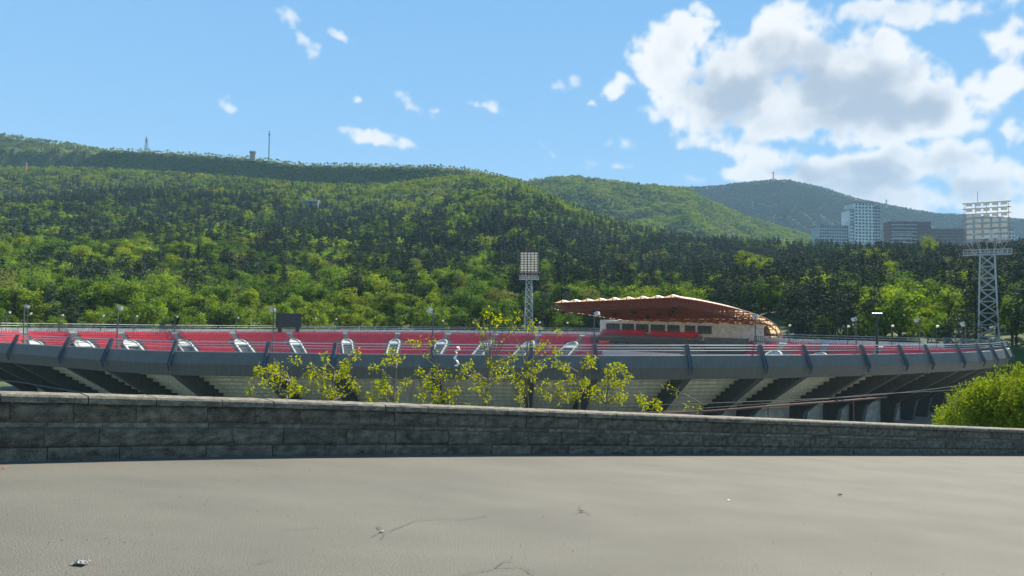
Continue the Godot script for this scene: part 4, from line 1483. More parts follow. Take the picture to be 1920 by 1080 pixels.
func make_cables() -> void:
	var p := thing("gas_pipe", "thin rust brown pipe running along in front of the stadium piers", "pipe", at(1300, 775, 72))
	var mb := Mb.new()
	var pts := []
	for e: Array in [[940, 800, 66], [1060, 784, 68], [1200, 777, 70], [1340, 770, 73], [1440, 762, 76], [1520, 756, 79], [1600, 750, 83], [1662, 744.5, 87]]: pts.append(at(e[0], e[1], e[2]))
	mb.path(Array(catmull(pts, false, 4)), 0.10, 0.10, 6)
	part(p, "pipe", mb.mesh(), M.pipe)
	mb = Mb.new()
	for e: Array in [[1200, 777, 70], [1440, 762, 76], [1600, 750, 83]]:
		var q := at(e[0], e[1], e[2])
		mb.tube(q, Vector3(q.x, -13.2, q.z), 0.07, 0.07, 5)
	part(p, "support", mb.mesh(), M.pipe)
	var defs := [
		[[[990, 782, 66], [1180, 762, 68], [1330, 756, 70], [1480, 750, 73], [1600, 744, 77], [1700, 735, 82], [1790, 724, 88], [1880, 709, 96]], "thin dark overhead cable strung along before the stadium piers", 0.035],
		[[[1180, 775, 66], [1350, 763, 69], [1500, 752, 72], [1640, 739, 78], [1760, 733, 84], [1850, 726, 90]], "slack dark cable sagging below the upper one before the piers", 0.03],
		[[[-80, 712, 80], [0, 713.5, 78], [40, 717, 76], [80, 724, 74], [140, 734, 71], [180, 742, 69]], "thick dark cable falling past the shaded piers at the far curve", 0.07]]
	for d: Array in defs:
		var q := []
		for e: Array in d[0]: q.append(at(e[0], e[1], e[2]))
		var c := thing("overhead_cable", d[1], "cable", q[0])
		mb = Mb.new()
		mb.path(Array(catmull(q, false, 4)), d[2], d[2], 4)
		part(c, "cable", mb.mesh(), M.cable)

# ---------------------------------------------------------------- trees
func rand_dir() -> Vector3:
	return Vector3(rng.randfn(), rng.randfn(), rng.randfn()).normalized()

func leaf(mb: Mb, p: Vector3, size: float, asp: float, nrm: Vector3) -> void:
	var u := nrm.cross(rand_dir()).normalized()
	var w := nrm.cross(u)
	u *= size * 0.5
	w *= size * 0.5 * asp
	mb.quad(p - u, p - w, p + u, p + w)

func clump(mb: Mb, c: Vector3, r: Vector3, n: int, size: float, asp: float, up: float, centre: Vector3) -> void:
	for i in n:
		var d := rand_dir()
		var k := pow(rng.randf(), 0.45)
		var p := c + d * r * k
		var nrm := (rand_dir() + Vector3(0, up * 1.3, 0) + (p - centre).normalized() * 0.9).normalized()
		leaf(mb, p, size * rng.randf_range(0.65, 1.3), asp, nrm)

func tint(lo: float, hi: float, warm := 0.06) -> Color:
	var f := rng.randf_range(lo, hi)
	var w := rng.randf_range(-warm, warm)
	return Color(f * (1.0 + w), f, f * (1.0 - w))

# every kind returns [trunk mesh, crown mesh], made about 10 m tall with the foot at the origin
func broadleaf(sd: int, clumps: int, per: int, size: float, wide: float, low: float) -> Array:
	rng.seed = sd
	var tk := Mb.new()
	var cr := Mb.new()
	tk.path([Vector3(0, -1, 0), Vector3(0.1, 2.2, 0.05), Vector3(-0.05, 5.0, 0.1), Vector3(0.1, 7.8, 0)], 0.26, 0.07, 6)
	var ctr := Vector3(0, lerpf(low, 10.0, 0.48), 0)
	var rad := Vector3(wide, (10.0 - low) * 0.5, wide)
	for i in clumps:
		var d := rand_dir()
		d.y = d.y * 0.95 + 0.12
		var k := pow(rng.randf(), 0.3)
		var lump := rng.randf_range(0.72, 1.08)
		var c := ctr + d * rad * k * 0.80 * lump
		cr.col = tint(0.72, 1.25)
		var r := rng.randf_range(0.75, 1.25) * wide * 0.30
		clump(cr, c, Vector3(r, r * 0.75, r), per, size, 0.75, 0.5, ctr)
		if i % 3 == 0: tk.path([Vector3(0, clampf(c.y - 2.6, 1.5, 6.5), 0), c * Vector3(0.55, 1, 0.55) - Vector3(0, 0.7, 0), c], 0.10, 0.03, 4)
	return [tk.mesh(), cr.mesh()]

func pine(sd: int, tiers: int, per: int, size: float, slim: float, low: float) -> Array:
	rng.seed = sd
	var tk := Mb.new()
	var cr := Mb.new()
	tk.path([Vector3(0, -1, 0), Vector3(0.05, 4, 0), Vector3(-0.05, 9.4, 0.05)], 0.17, 0.04, 6)
	for t in tiers:
		var f := (t + rng.randf_range(-0.2, 0.2)) / tiers
		var y := lerpf(low, 9.6, f)
		var reach := slim * (pow(1.0 - f, 0.75) * 0.95 + 0.16) * (0.6 + 0.4 * smoothstep(0.0, 0.25, f))
		var nb := 5 if f < 0.7 else 3
		var a0 := rng.randf() * TAU
		for b in nb:
			var a := a0 + TAU * b / nb + rng.randf_range(-0.4, 0.4)
			var rr := reach * rng.randf_range(0.55, 1.15)
			var c := Vector3(cos(a) * rr, y + rr * rng.randf_range(-0.05, 0.22), sin(a) * rr)
			cr.col = tint(0.7, 1.25, 0.05)
			clump(cr, c * Vector3(0.72, 1, 0.72), Vector3(reach * 0.45 + 0.2, 0.34, reach * 0.45 + 0.2), per, size, 0.5, 0.35, Vector3(0, y - 1, 0))
			if t % 2 == 0: tk.tube(Vector3(0, y - 0.25, 0), c * Vector3(0.8, 1, 0.8), 0.05, 0.02, 4, false)
	cr.col = Color(1.1, 1.1, 1.0)
	clump(cr, Vector3(0, 9.5, 0), Vector3(0.3, 0.6, 0.3), per, size * 0.8, 0.5, 0.3, Vector3(0, 8, 0))
	return [tk.mesh(), cr.mesh()]

func cypress(sd: int) -> Array:
	rng.seed = sd
	var tk := Mb.new()
	var cr := Mb.new()
	tk.tube(Vector3(0, -1, 0), Vector3(0, 8, 0), 0.15, 0.04, 6)
	for i in 70:
		var f := i / 70.0
		var y := lerpf(0.4, 9.8, f)
		var r := 0.95 * sin(PI * pow(0.12 + f * 0.88, 0.7)) + 0.06
		cr.col = tint(0.75, 1.2, 0.04)
		var a := rng.randf() * TAU
		clump(cr, Vector3(cos(a) * r * 0.4, y, sin(a) * r * 0.4), Vector3(r * 0.6, 0.5, r * 0.6), 16, 0.30, 0.6, 0.2, Vector3(0, y, 0))
	return [tk.mesh(), cr.mesh()]

func joined(pair: Array, bark: Material, leafy: Material) -> ArrayMesh:
	var m := ArrayMesh.new()
	for k in 2:
		m.add_surface_from_arrays(Mesh.PRIMITIVE_TRIANGLES, (pair[k] as ArrayMesh).surface_get_arrays(0))
		m.surface_set_material(k, bark if k == 0 else leafy)
	return m

var L := {}
var tree_pick: FastNoiseLite
var tone_pick: FastNoiseLite
const PINES := [
	[0, 0, 0, 0, 0, 0, 0, 0, 0, 0, 0, 0], [2, 2, 1, 1, 0, 0, 1, 0, 0, 0, 0, 0], [6, 7, 5, 4, 2, 2, 2, 1, 0, 0, 0, 0], [4, 5, 5, 6, 5, 4, 3, 2, 1, 0, 0, 0], [4, 5, 4, 5, 5, 6, 7, 7, 6, 5, 5, 6],
	[2, 3, 4, 5, 5, 6, 6, 7, 7, 6, 6, 6], [2, 3, 4, 3, 4, 5, 5, 6, 6, 6, 5, 6], [2, 3, 2, 2, 2, 4, 4, 4, 6, 6, 5, 6], [1, 2, 1, 1, 1, 2, 3, 2, 4, 4, 4, 4]]

func pine_share(px: float, py: float) -> float:
	var x := clampf(px / 160.0 - 0.5, 0.0, 10.999)
	var y := clampf((py - 280.0) / 40.0, 0.0, 7.999)
	var i := int(x)
	var j := int(y)
	var a := lerpf(PINES[j][i], PINES[j][i + 1], x - i)
	var b := lerpf(PINES[j + 1][i], PINES[j + 1][i + 1], x - i)
	return lerpf(a, b, y - j) * 0.1

func make_forest() -> void:
	tree_pick = noise(0.022, 3, 91)
	tone_pick = noise(0.013, 3, 92)
	# leaf colours: four greens of the broadleaves, a fifth in cloud shadow, pine, cypress
	L.leaf0 = leaf_mat(lin(0.190, 0.268, 0.052), Color(0.94, 1.0, 0.38))
	L.leaf1 = leaf_mat(lin(0.122, 0.188, 0.046), Color(0.90, 1.0, 0.40))
	L.leaf2 = leaf_mat(lin(0.245, 0.310, 0.046), Color(0.98, 1.0, 0.36))
	L.leaf3 = leaf_mat(lin(0.180, 0.195, 0.070), Color(0.9, 0.9, 0.45))
	L.leaf4 = leaf_mat(lin(0.030, 0.088, 0.030), Color(0.3, 0.4, 0.18))  # mountain wood, with cloud shadow put into its leaf colour
	L.pine = leaf_mat(lin(0.046, 0.070, 0.044), Color(0.28, 0.34, 0.20))
	L.cypress = leaf_mat(lin(0.024, 0.042, 0.020), Color(0.15, 0.2, 0.1))
	var wood := [broadleaf(201, 36, 46, 0.40, 3.9, 0.4), broadleaf(202, 32, 46, 0.40, 3.4, 0.2), broadleaf(203, 40, 44, 0.42, 4.6, 0.6), broadleaf(204, 28, 50, 0.36, 3.0, 0.0)]
	var conifer := [pine(211, 13, 13, 0.46, 2.3, 2.6), pine(212, 12, 14, 0.48, 2.8, 3.4), pine(213, 15, 11, 0.44, 2.0, 1.6), pine(214, 11, 17, 0.50, 3.3, 2.2)]
	var wood_far := [broadleaf(221, 17, 18, 0.95, 4.2, 0.2), broadleaf(222, 16, 18, 0.95, 3.8, 0.0), broadleaf(223, 19, 17, 1.0, 4.8, 0.3)]
	var conifer_far := [pine(231, 8, 6, 0.85, 2.1, 1.8), pine(232, 9, 6, 0.8, 1.8, 1.2)]
	var cyp := cypress(241)
	# how far the ground in front hides each bearing
	var nb := 240
	var zs: Array[float] = []
	var zz := 150.0
	while zz < 6200.0:
		zs.append(zz)
		zz *= 1.018
	var hid := []
	for i in nb + 1:
		var a := lerpf(-0.8, 0.8, float(i) / nb)
		var run := -1.0
		var row := PackedFloat32Array()
		for q in zs:
			row.push_back(run)
			run = maxf(run, (land(a * q, q) - EYE.y) / q)
		hid.append(row)
	var list := []           # [size in view, pine?, position, height, width, tone]
	rng.seed = 300
	var z := 138.0
	while z < 3150.0:
		var gap := 5.0 if z < 330.0 else (lerpf(5.4, 4.8, (z - 330.0) / 800.0) if z < 1200.0 else (8.0 if z < 1800.0 else 9.5))
		var a := -0.78 if z < 1200.0 or z > 1800.0 else -0.78
		while a < 0.78:
			a += gap / z * rng.randf_range(0.7, 1.3)
			var zt := z + rng.randf_range(-0.5, 0.5) * gap
			var x := a * zt
			var zb := lookup(hills[0].base, a)
			if zt < zb + 1.0: continue
			var y := land(x, zt)
			var p := Vector3(x, y, -zt)
			var q := pixel_of(p)
			var by_mast: bool = absf(q.x - 992.0) < 20.0 and zt < 231.0      # only scrub before the far mast
			if q.x > 1120.0 and q.x < 1480.0 and zt < 210.0: continue       # the grandstand stands here
			if absf(q.x - 1851.0) < 34.0 and zt < 158.0: continue           # open foot of the near mast
			var np := tree_pick.get_noise_2d(x, zt)
			var share := pine_share(q.x, q.y - 12.0)
			var is_pine: bool = zt < 1250.0 and share - 0.03 + np * 0.55 + rng.randf_range(-0.33, 0.33) > 0.5
			var h := rng.randf_range(9.5, 17.0) if is_pine else 4.5 + 10.0 * pow(rng.randf(), 1.5)
			if zt > 550.0: h *= lerpf(1.0, 0.60, clampf((zt - 550.0) / 350.0, 0.0, 1.0))
			if by_mast:
				is_pine = false
				h = rng.randf_range(2.0, 3.4)
			if zt > 1200.0: h = rng.randf_range(8.0, 13.0) if zt < 1800.0 else rng.randf_range(10.0, 14.0)
			var zr := lookup(hills[0].ridge, a)
			if zt > zr * 0.955 and zt < zr * 1.1: h *= 0.7
			if absf(q.x - 474.0) < 11.0 and zt > 1060.0 and zt < 1113.0: continue
			var ib := clampi(roundi((a + 0.8) / 1.6 * nb), 0, nb)
			var iz := clampi(zs.bsearch(zt * 0.985), 0, zs.size() - 1)
			if (y + h * 1.1 - EYE.y) / zt < hid[ib][iz] - 0.0005: continue
			list.append([h / zt, is_pine, p, h, rng.randf_range(0.85, 1.25) * (1.12 if zt > 600.0 else 1.0), tone_pick.get_noise_2d(x, zt) + rng.randf_range(-0.35, 0.35) + 0.30 * smoothstep(550.0, 800.0, zt)])
		z += gap * 0.93
	var hero_labels := {122: "large round bright green tree towering over the left stand", 205: "broad olive brown tree just behind the far parapet", 1110: "pale olive tree rising behind the canopy's open tip", 1190: "yellow green tree rising behind the middle of the canopy", 1240: "yellow green tree behind the canopy's highest fold", 1405: "bright green tree behind the canopy's rounded end", 1400: "upper of two yellow green crowns among dark pines above the canopy", 1425: "lower of two yellow green crowns among dark pines above the canopy", 1785: "big yellow green tree beside the tall floodlight mast", 1640: "yellow green crown directly below the white apartment tower", 1560: "narrow bright tree among the dark pines below the apartment wing", 1745: "yellow green tree in front of the brick apartment block", 595: "bright rounded tree alone on the middle slope above the scoreboard", 1680: "green tree behind the dark lamp bar post", 1655: "small pale brown willow-like tree behind the right-hand seats", 1600: "dark pine standing close behind the right-hand seats", 1830: "dark pine right against the tall floodlight mast", 1730: "dark pine between the big yellow green tree and the seats", 1890: "green tree beyond the curved end of the stadium behind the mast", 60: "dark pine next to the large round tree over the left stand", 250: "dark pine standing behind the broad olive brown tree"}
	# trees that stand out in the photograph: pixel of the foot's column, top pixel, distance, kind, width, tone
	for e: Array in [[122, 478, 262, 0, 1.45, 0.0, 19.0], [205, 531, 240, 0, 1.25, 9.0, 15.0], [1110, 531, 232, 0, 1.3, 9.0, 11.0], [1190, 524, 236, 0, 1.2, 0.4, 12.0], [1240, 520, 240, 0, 1.2, 0.4, 13.0], [1405, 548, 228, 0, 1.25, 0.0, 10.0],
			[1400, 460, 330, 0, 1.2, 0.6, 14.0], [1425, 473, 320, 0, 1.2, 0.6, 13.0], [1785, 490, 226, 0, 1.5, 0.5, 15.0], [1640, 455, 330, 0, 1.1, 0.6, 15.0], [1560, 492, 270, 0, 1.0, 0.3, 14.0], [1745, 433, 380, 0, 0.9, 0.5, 16.0], [595, 470, 330, 0, 1.3, 0.4, 12.0],
			[1680, 545, 205, 0, 1.2, 0.2, 12.0], [1655, 580, 195, 0, 1.1, 9.0, 7.5], [1600, 525, 215, 1, 1.3, 0.0, 14.0], [1830, 505, 190, 1, 1.2, 0.0, 17.0], [1730, 515, 215, 1, 1.3, 0.0, 15.0], [1890, 500, 195, 0, 1.3, 0.1, 14.0], [60, 500, 250, 1, 1.2, 0.0, 16.0], [250, 488, 300, 1, 1.0, 0.0, 14.0]]:
		var p := at(e[0], 600, e[2])
		p.y = maxf(land(p.x, e[2]), at(e[0], e[1], e[2]).y - e[6])
		list.append([9.0, e[3] == 1, p, at(e[0], e[1], e[2]).y - p.y, e[4], e[5], hero_labels[e[0]]])
	list.sort_custom(func(a: Array, b: Array) -> bool: return a[0] > b[0])
	var proto := {}
	var left := {0: 295, 1: 295}
	var stuff := {}
	var kinds := {
		"w0": ["bright spring green broadleaf tree on the slope behind the stadium", L.leaf0], "w1": ["deeper green broadleaf tree on the slope behind the stadium", L.leaf1],
		"w2": ["yellow green broadleaf tree in fresh leaf on the slope behind the stadium", L.leaf2], "w3": ["olive brown broadleaf tree just coming into leaf behind the stadium", L.leaf3]}
	for t: Array in list:
		var tone: int = 3 if t[5] > 5.0 else (2 if t[5] > 0.38 else (0 if t[5] > -0.02 else (1 if t[5] > -0.55 else 3)))
		if -t[2].z > 1900.0: tone = 4  # far mountain takes the leaf colour darkened for cloud shadow
		var far: bool = -t[2].z > 430.0
		var pn: int = 1 if t[1] else 0
		var key := ""
		var k := rng.randi()
		if not far and left[pn] > 0:
			left[pn] -= 1
			var src: Array = conifer[k % 4] if pn else wood[k % 4]
			var o := thing("pine_tree" if pn else "broadleaf_tree", "dark green pine tree on the slope behind the stadium" if pn else kinds["w%d" % tone][0], "tree", t[2], "pines behind the stadium" if pn else "broadleaf trees behind the stadium")
			if t.size() > 6: o.set_meta("label", t[6])
			part(o, "trunk", src[0], M.bark, false)
			part(o, "crown", src[1], L.pine if pn else kinds["w%d" % tone][1], false)
			o.transform = Transform3D(Basis(Vector3.UP, rng.randf() * TAU) * Basis.from_scale(Vector3(t[3] * t[4], t[3], t[3] * t[4]) * 0.1), t[2])
			continue
		key = ("pine" if pn else "wood%d" % tone) + ("_far%d" % (k % 2 if pn else k % 3) if far else "_near%d" % (k % 4))
		if not stuff.has(key): stuff[key] = []
		stuff[key].append(Transform3D(Basis(Vector3.UP, rng.randf() * TAU) * Basis.from_scale(Vector3(t[3] * t[4], t[3], t[3] * t[4]) * 0.1), t[2]))
	for key: String in stuff:
		var n := int(key.right(1))
		var far := "_far" in key
		var pn := key.begins_with("pine")
		var src: Array = (conifer_far[n] if far else conifer[n]) if pn else (wood_far[n] if far else wood[n])
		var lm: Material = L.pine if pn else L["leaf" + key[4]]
		var arr: Array = stuff[key]
		var mm := MultiMesh.new()
		mm.transform_format = MultiMesh.TRANSFORM_3D
		mm.use_colors = true
		mm.mesh = joined(src, M.bark, lm)
		mm.instance_count = arr.size()
		for i in arr.size():
			mm.set_instance_transform(i, arr[i])
			mm.set_instance_color(i, tint(0.80, 1.28, 0.08))
		var mi := MultiMeshInstance3D.new()
		mi.name = called("hillside_pine_wood" if pn else "hillside_broadleaf_wood")
		mi.multimesh = mm
		mi.set_meta("kind", "stuff")
		mi.set_meta("label", ("dark pine wood" if pn else ["bright green broadleaf wood", "deep green broadleaf wood", "yellow green broadleaf wood", "olive broadleaf wood", "blue green wood darkened as by cloud shadow"][int(key[4])]) + (" covering the far mountain" if key[4] == "4" else " covering the hillside" if far else " at the foot of the hill"))
		mi.set_meta("category", "woodland")
		add_child(mi)
	for e: Array in [[352, 462, 505, 330], [371, 452, 500, 330], [255, 503, 545, 290], [463, 528, 570, 280], [415, 548, 580, 262]]:
		var p := at(e[0], e[2], e[3])
		var h := at(e[0], e[1], e[3]).y - p.y
		p.y = land(p.x, e[3]) if absf(land(p.x, e[3]) - p.y) < 6.0 else p.y - 3.0
		h = at(e[0], e[1], e[3]).y - p.y
		var o := thing("cypress_tree", "tall narrow dark cypress standing out of the wood", "tree", p, "cypresses on the slope")
		part(o, "trunk", cyp[0], M.bark, false)
		part(o, "crown", cyp[1], L.cypress, false)
		o.transform = Transform3D(Basis.from_scale(Vector3(h * 0.8, h, h * 0.8) * 0.1), p)

# ---------------------------------------------------------------- young trees behind the wall, bush
func sprig(mb: Mb, c: Vector3, r: float, n: int) -> void:      # drooping young leaves round a shoot tip
	for i in n:
		var d := rand_dir()
		var p := c + d * r * rng.randf_range(0.2, 1.0)
		var out := (d + Vector3(0, -0.35, 0)).normalized()
		var l := rng.randf_range(0.040, 0.075)
		var side := out.cross(rand_dir()).normalized() * l * 0.27
		mb.col = tint(0.8, 1.2, 0.05)
		mb.quad(p, p + out * l * 0.55 - side, p + out * l, p + out * l * 0.55 + side)

func make_saplings() -> void:
	L.young = leaf_mat(lin(0.38, 0.41, 0.022), Color(0.95, 0.95, 0.25))
	L.young2 = leaf_mat(lin(0.42, 0.35, 0.030), Color(0.95, 0.9, 0.3))
	var defs := [
		[545, 14.0, [[487, 695], [500, 690], [517, 685], [490, 722], [467, 733], [505, 715], [530, 708], [545, 715], [553, 725], [565, 732], [535, 738], [515, 690], [482, 700]]],
		[622, 14.4, [[580, 702], [590, 715], [605, 697], [600, 725], [625, 702], [612, 712], [640, 705], [650, 700], [660, 715], [670, 728], [630, 735], [615, 738], [585, 690], [550, 675], [610, 673], [650, 683], [640, 690], [668, 662]]],
		[738, 14.9, [[700, 690], [722, 680], [745, 672], [712, 735], [725, 728], [742, 742], [760, 720], [735, 663], [692, 742], [718, 712], [705, 722]]],
		[816, 15.2, [[787, 700], [805, 712], [797, 722], [815, 727], [792, 742], [810, 747], [845, 738], [853, 733], [820, 692], [838, 700], [770, 642], [790, 640], [807, 637], [828, 745]]],
		[912, 15.6, [[875, 690], [882, 684], [848, 747], [905, 715], [892, 727], [915, 747], [920, 680], [933, 692], [945, 702], [930, 708], [960, 670], [950, 674], [890, 705], [862, 700], [905, 588], [917, 583], [935, 594], [890, 606], [907, 612], [930, 604], [970, 590], [900, 622], [945, 600]]],
		[990, 16.0, [[965, 710], [972, 722], [985, 732], [975, 747], [990, 680], [1005, 690], [1015, 685], [1000, 707], [985, 700], [1010, 655], [1036, 655], [1048, 660], [1020, 641], [995, 602], [986, 612], [962, 620], [1000, 616], [1045, 622], [955, 690]]],
		[1080, 16.4, [[1012, 730], [1030, 742], [1045, 735], [1050, 728], [1065, 700], [1072, 715], [1060, 692], [1090, 722], [1096, 712], [1100, 718], [1038, 676], [1052, 686], [1100, 672], [1106, 682], [1111, 668], [1062, 745], [1025, 720], [1080, 740]]],
		[1142, 16.8, [[1105, 742], [1115, 735], [1125, 747], [1140, 690], [1146, 697], [1155, 690], [1163, 683], [1170, 695], [1150, 715], [1165, 720], [1172, 745], [1147, 750], [1160, 738], [1132, 740], [1125, 725], [1178, 708], [1138, 712]]],
		[1206, 17.3, [[1200, 742], [1204, 752], [1209, 758]]], [1232, 17.5, [[1230, 752], [1233, 758]]],
		[1312, 18.0, [[1248, 727], [1290, 762], [1308, 766], [1265, 738]]]]
	var labels := ["young tree whose leaves spread low, standing apart at the row's shaded end", "young tree with dense yellow leaves under the second bracket post", "thin open young tree with few leaves before the fascia", "young tree with tall bare shoots beside the caught plastic bag", "tallest young tree, its crown rising above the far seats", "young tree with high thin shoots before the far mast", "bushy young tree just left of the grandstand end", "dense yellow green young tree before the white piers", "tiny yellow green shoot rising over the coping", "smallest leafy shoot rising over the coping", "almost bare twig rising over the coping"]
	var idx := 0
	for d: Array in defs:
		rng.seed = 400 + idx
		var z: float = d[1]
		var wallp := at(d[0], 760, z)
		var gy := near_land(wallp.x, z)
		var foot := Vector3(wallp.x, gy - 0.2, -z)
		var t := thing("young_tree", labels[idx], "tree", foot, "young trees behind the wall")
		var tops := []
		var hi := 1e9
		for c: Array in d[2]:
			hi = minf(hi, c[1])
		var stem := at(d[0] + rng.randf_range(-6, 6), maxf(hi + 25.0, 690.0) if hi < 660.0 else hi + 30.0, z)
		var knee := foot.lerp(stem, 0.55) + Vector3(rng.randf_range(-0.12, 0.12), 0, 0.05)
		var mb := Mb.new()
		var spine := Array(catmull([foot, knee, stem], false, 5))
		mb.path(spine, 0.035 if d[2].size() > 5 else 0.015, 0.012, 6)
		part(t, "trunk", mb.mesh(), M.twig)
		var lf := Mb.new()
		var k := 0
		for c: Array in d[2]:
			var e := at(c[0], c[1], z + rng.randf_range(-0.5, 0.5))
			var best: Vector3 = spine[spine.size() - 1]
			var score := 1e9
			for q: Vector3 in spine:
				if q.y > e.y - 0.05 and q != spine[0]: continue
				var sc := q.distance_to(e) + 0.35 * absf(e.y - q.y - 0.35)
				if sc < score:
					score = sc
					best = q
			var mid := best.lerp(e, 0.55) + Vector3(rng.randf_range(-0.05, 0.05), -0.05 + 0.10 * rng.randf(), rng.randf_range(-0.05, 0.05))
			mb = Mb.new()
			var br := Array(catmull([best, mid, e], false, 4))
			mb.path(br, 0.014, 0.005, 4)
			for j in 2:              # side twigs
				var bp: Vector3 = br[3 + j * 2]
				mb.tube(bp, bp + rand_dir() * 0.16 + Vector3(0, 0.09, 0), 0.004, 0.002, 3, false)
			part(t, "branch", mb.mesh(), M.twig)
			var sparse: float = 0.6 if c[1] < 660 else 1.0
			if idx == 10: sparse = 0.35
			for j in 2:
				sprig(lf, e + rand_dir() * 0.07 * (0.0 if j == 0 else 1.0), 0.095, int(20 * sparse))
			sprig(lf, mid, 0.06, int(8 * sparse))
			k += 1
		part(t, "foliage", lf.mesh(), L.young).set_meta("kind", "stuff")
		# bare winter shoots that rise between the leaves
		for j in (4 if d[2].size() > 8 else 0):
			var q: Vector3 = spine[2 + j]
			var e := at(d[0] + rng.randf_range(-45, 45), rng.randf_range(655, 700), z + rng.randf_range(-0.4, 0.4))
			var bm := Mb.new()
			bm.path(Array(catmull([q, q.lerp(e, 0.5) + Vector3(rng.randf_range(-0.1, 0.1), 0, 0), e], false, 4)), 0.009, 0.003, 4)
			part(t, "branch", bm.mesh(), M.twig)
		idx += 1
	# plastic bag caught in the twigs
	var b := thing("plastic_bag", "torn white plastic bag hanging twisted in the twigs behind the wall", "bag", at(855, 672, 15.1))
	var mb := Mb.new()
	var strip := [[858, 650, 5], [861, 655, 4], [854, 658, 3], [857, 664, 2], [852, 671, 5], [856, 676, 3], [860, 681, 5], [855, 686, 6]]
	for i in strip.size() - 1:
		var p: Array = strip[i]
		var q: Array = strip[i + 1]
		var dz := 0.03 if i % 2 else -0.03
		mb.quad(at(p[0] - p[2] * 0.5, p[1], 15.1 + dz), at(p[0] + p[2] * 0.5, p[1] + 1, 15.1 - dz), at(q[0] + q[2] * 0.5, q[1] + 1, 15.1 + dz), at(q[0] - q[2] * 0.5, q[1], 15.1 - dz))
		mb.quad(at(p[0] - p[2] * 0.3, p[1] + 1, 15.07), at(p[0] + p[2] * 0.6, p[1] - 1, 15.13), at(q[0] + q[2] * 0.2, q[1] - 1, 15.05), at(q[0] - q[2] * 0.6, q[1] + 1, 15.12))
	part(b, "film", mb.mesh(), M.plastic)

func make_bush() -> void:
	L.bush = leaf_mat(lin(0.250, 0.295, 0.045), Color(0.88, 0.92, 0.32))
	rng.seed = 555
	var z := 34.0
	var base := at(1880, 850, z)
	base.y = near_land(base.x, z) - 0.3
	var t := thing("leafy_bush", "dense rounded yellow green bush behind the far end of the wall", "bush", base)
	var mb := Mb.new()
	var cr := Mb.new()
	# outline in pixels: left edge climbs to a broad rounded top
	var heads := []
	for i in 175:
		var px := rng.randf_range(1765, 2080)
		var top := lookup([[1760, 790], [1775, 765], [1800, 748], [1830, 728], [1870, 708], [1905, 700], [1960, 697], [2020, 715], [2085, 770]], px)
		var py := top + 7 + pow(rng.randf(), 1.3) * maxf(0.0, 812 - top)
		heads.append(at(px, py, z + rng.randf_range(-1.8, 2.2) * (0.4 + 0.6 * smoothstep(0.0, 60.0, py - top))))
	for i in 60:
		heads.append(at(rng.randf_range(1830, 1960), rng.randf_range(735, 805), z + rng.randf_range(-1.0, 2.0)))
	for i in 9:
		var e := heads[i * 17] as Vector3
		mb.path([base + Vector3(rng.randf_range(-0.5, 0.5), -0.3, rng.randf_range(-0.5, 0.5)), base.lerp(e, 0.5) + Vector3(0, -0.3, 0), e], 0.07, 0.015, 5)
	part(t, "stems", mb.mesh(), M.bark)
	for h: Vector3 in heads:
		for k in 130:
			var d := rand_dir()
			var p := h + d * Vector3(0.50, 0.36, 0.5) * pow(rng.randf(), 0.4)
			cr.col = tint(0.75, 1.25, 0.07)
			leaf(cr, p, rng.randf_range(0.10, 0.19), 0.42, (rand_dir() + Vector3(0, 0.5, 0)).normalized())
		for k in 5:                      # shoots that break the outline
			var p := h + Vector3(rng.randf_range(-0.3, 0.3), 0.25, rng.randf_range(-0.3, 0.3))
			for j in 9:
				leaf(cr, p + Vector3(rng.randf_range(-0.05, 0.05) + j * 0.012 * (k - 2), j * 0.055, rng.randf_range(-0.05, 0.05)), 0.14, 0.4, rand_dir())
	part(t, "foliage", cr.mesh(), L.bush).set_meta("kind", "stuff")

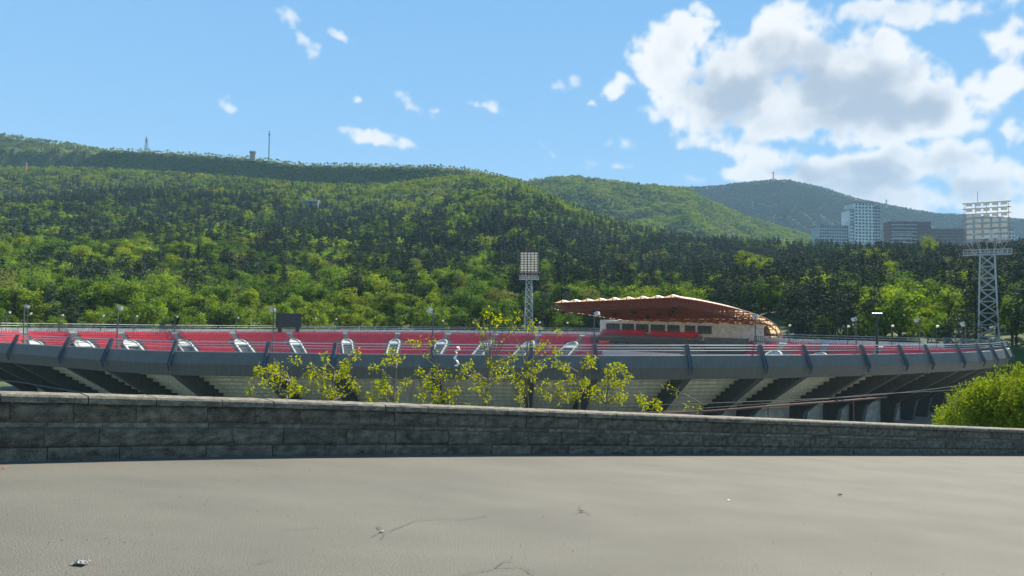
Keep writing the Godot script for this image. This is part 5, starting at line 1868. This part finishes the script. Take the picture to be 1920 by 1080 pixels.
# ---------------------------------------------------------------- small things on the road
func make_litter() -> void:
	var specs := [
		[490, 846, 0.16, "crumpled pale paper lying in the shadow at the foot of the wall", M.plastic], [152, 1056, 0.08, "crumpled grey foil scrap lying on the open asphalt", M.tread],
		[8, 877, 0.035, "small orange scrap near the foot of the wall", M.orange], [1366, 938, 0.03, "small pale scrap lying alone on the asphalt", M.plastic], [1575, 928, 0.06, "thin dry twig scrap on the asphalt", M.bark], [716, 996, 0.03, "pale chip beside a crack in the asphalt", M.pale], [1091, 959, 0.035, "dark clod beside the short crack in the asphalt", M.crack]]
	var i := 0
	for s: Array in specs:
		rng.seed = 700 + i
		i += 1
		var p := on_road(s[0], s[1])
		var t := thing("litter_scrap", s[3], "litter", p)
		var mb := Mb.new()
		var n := 7
		var g := []
		for y in n:
			for x in n:
				g.append(p + Vector3((x / 6.0 - 0.5) * s[2] * 1.3 * rng.randf_range(0.8, 1.1), 0.005 + rng.randf() * s[2] * 0.28 * (1.0 if x > 0 and x < 6 and y > 0 and y < 6 else 0.3), (y / 6.0 - 0.5) * s[2] * rng.randf_range(0.8, 1.1)))
		for y in n - 1:
			for x in n - 1:
				mb.quad(g[y * n + x], g[y * n + x + 1], g[(y + 1) * n + x + 1], g[(y + 1) * n + x])
		part(t, "scrap", mb.mesh(), s[4])
	# little heap of broken asphalt against the wall
	rng.seed = 720
	var c := on_road(1112, 846)
	var h := thing("rubble_heap", "low heap of broken asphalt crumbs at the foot of the wall", "rubble", c)
	var mb := Mb.new()
	for k in 240:
		var r := pow(rng.randf(), 0.6)
		var a := rng.randf() * TAU
		var p := c + Vector3(cos(a) * r * 0.85, 0, sin(a) * r * 0.16)
		p.y = road_y(p.x, -p.z) + (1.0 - r) * 0.05
		var s := rng.randf_range(0.012, 0.045)
		mb.box(Transform3D(Basis(rand_dir(), rng.randf() * TAU), p), Vector3(s, s * 0.7, s * 0.9))
	part(h, "crumbs", mb.mesh(), M.asphalt).set_meta("kind", "stuff")
	# grit scattered over the road
	var gr := Mb.new()
	for k in 220:
		var p := on_road(rng.randf_range(-60, 1980), 850.0 + pow(rng.randf(), 1.5) * 260.0)
		var s := rng.randf_range(0.003, 0.008)
		gr.box(Transform3D(Basis(rand_dir(), rng.randf() * TAU), p + Vector3(0, s * 0.3, 0)), Vector3(s, s * 0.7, s))
	var gi := structure("road_grit", gr.mesh(), M.asphalt)
	gi.set_meta("kind", "stuff")
	gi.set_meta("label", "fine grit scattered over the asphalt road")
	gi.set_meta("category", "grit")

func _ready() -> void:
	make_view()
	make_materials()
	make_hills()
	make_wall_line()
	make_land()
	make_road()
	make_wall()
	make_rim()
	make_stadium()
	make_grandstand()
	make_canopy()
	make_buildings()
	make_lamps()
	make_masts()
	make_screen()
	make_far_things()
	make_cables()
	make_forest()
	make_saplings()
	make_bush()
	make_litter()
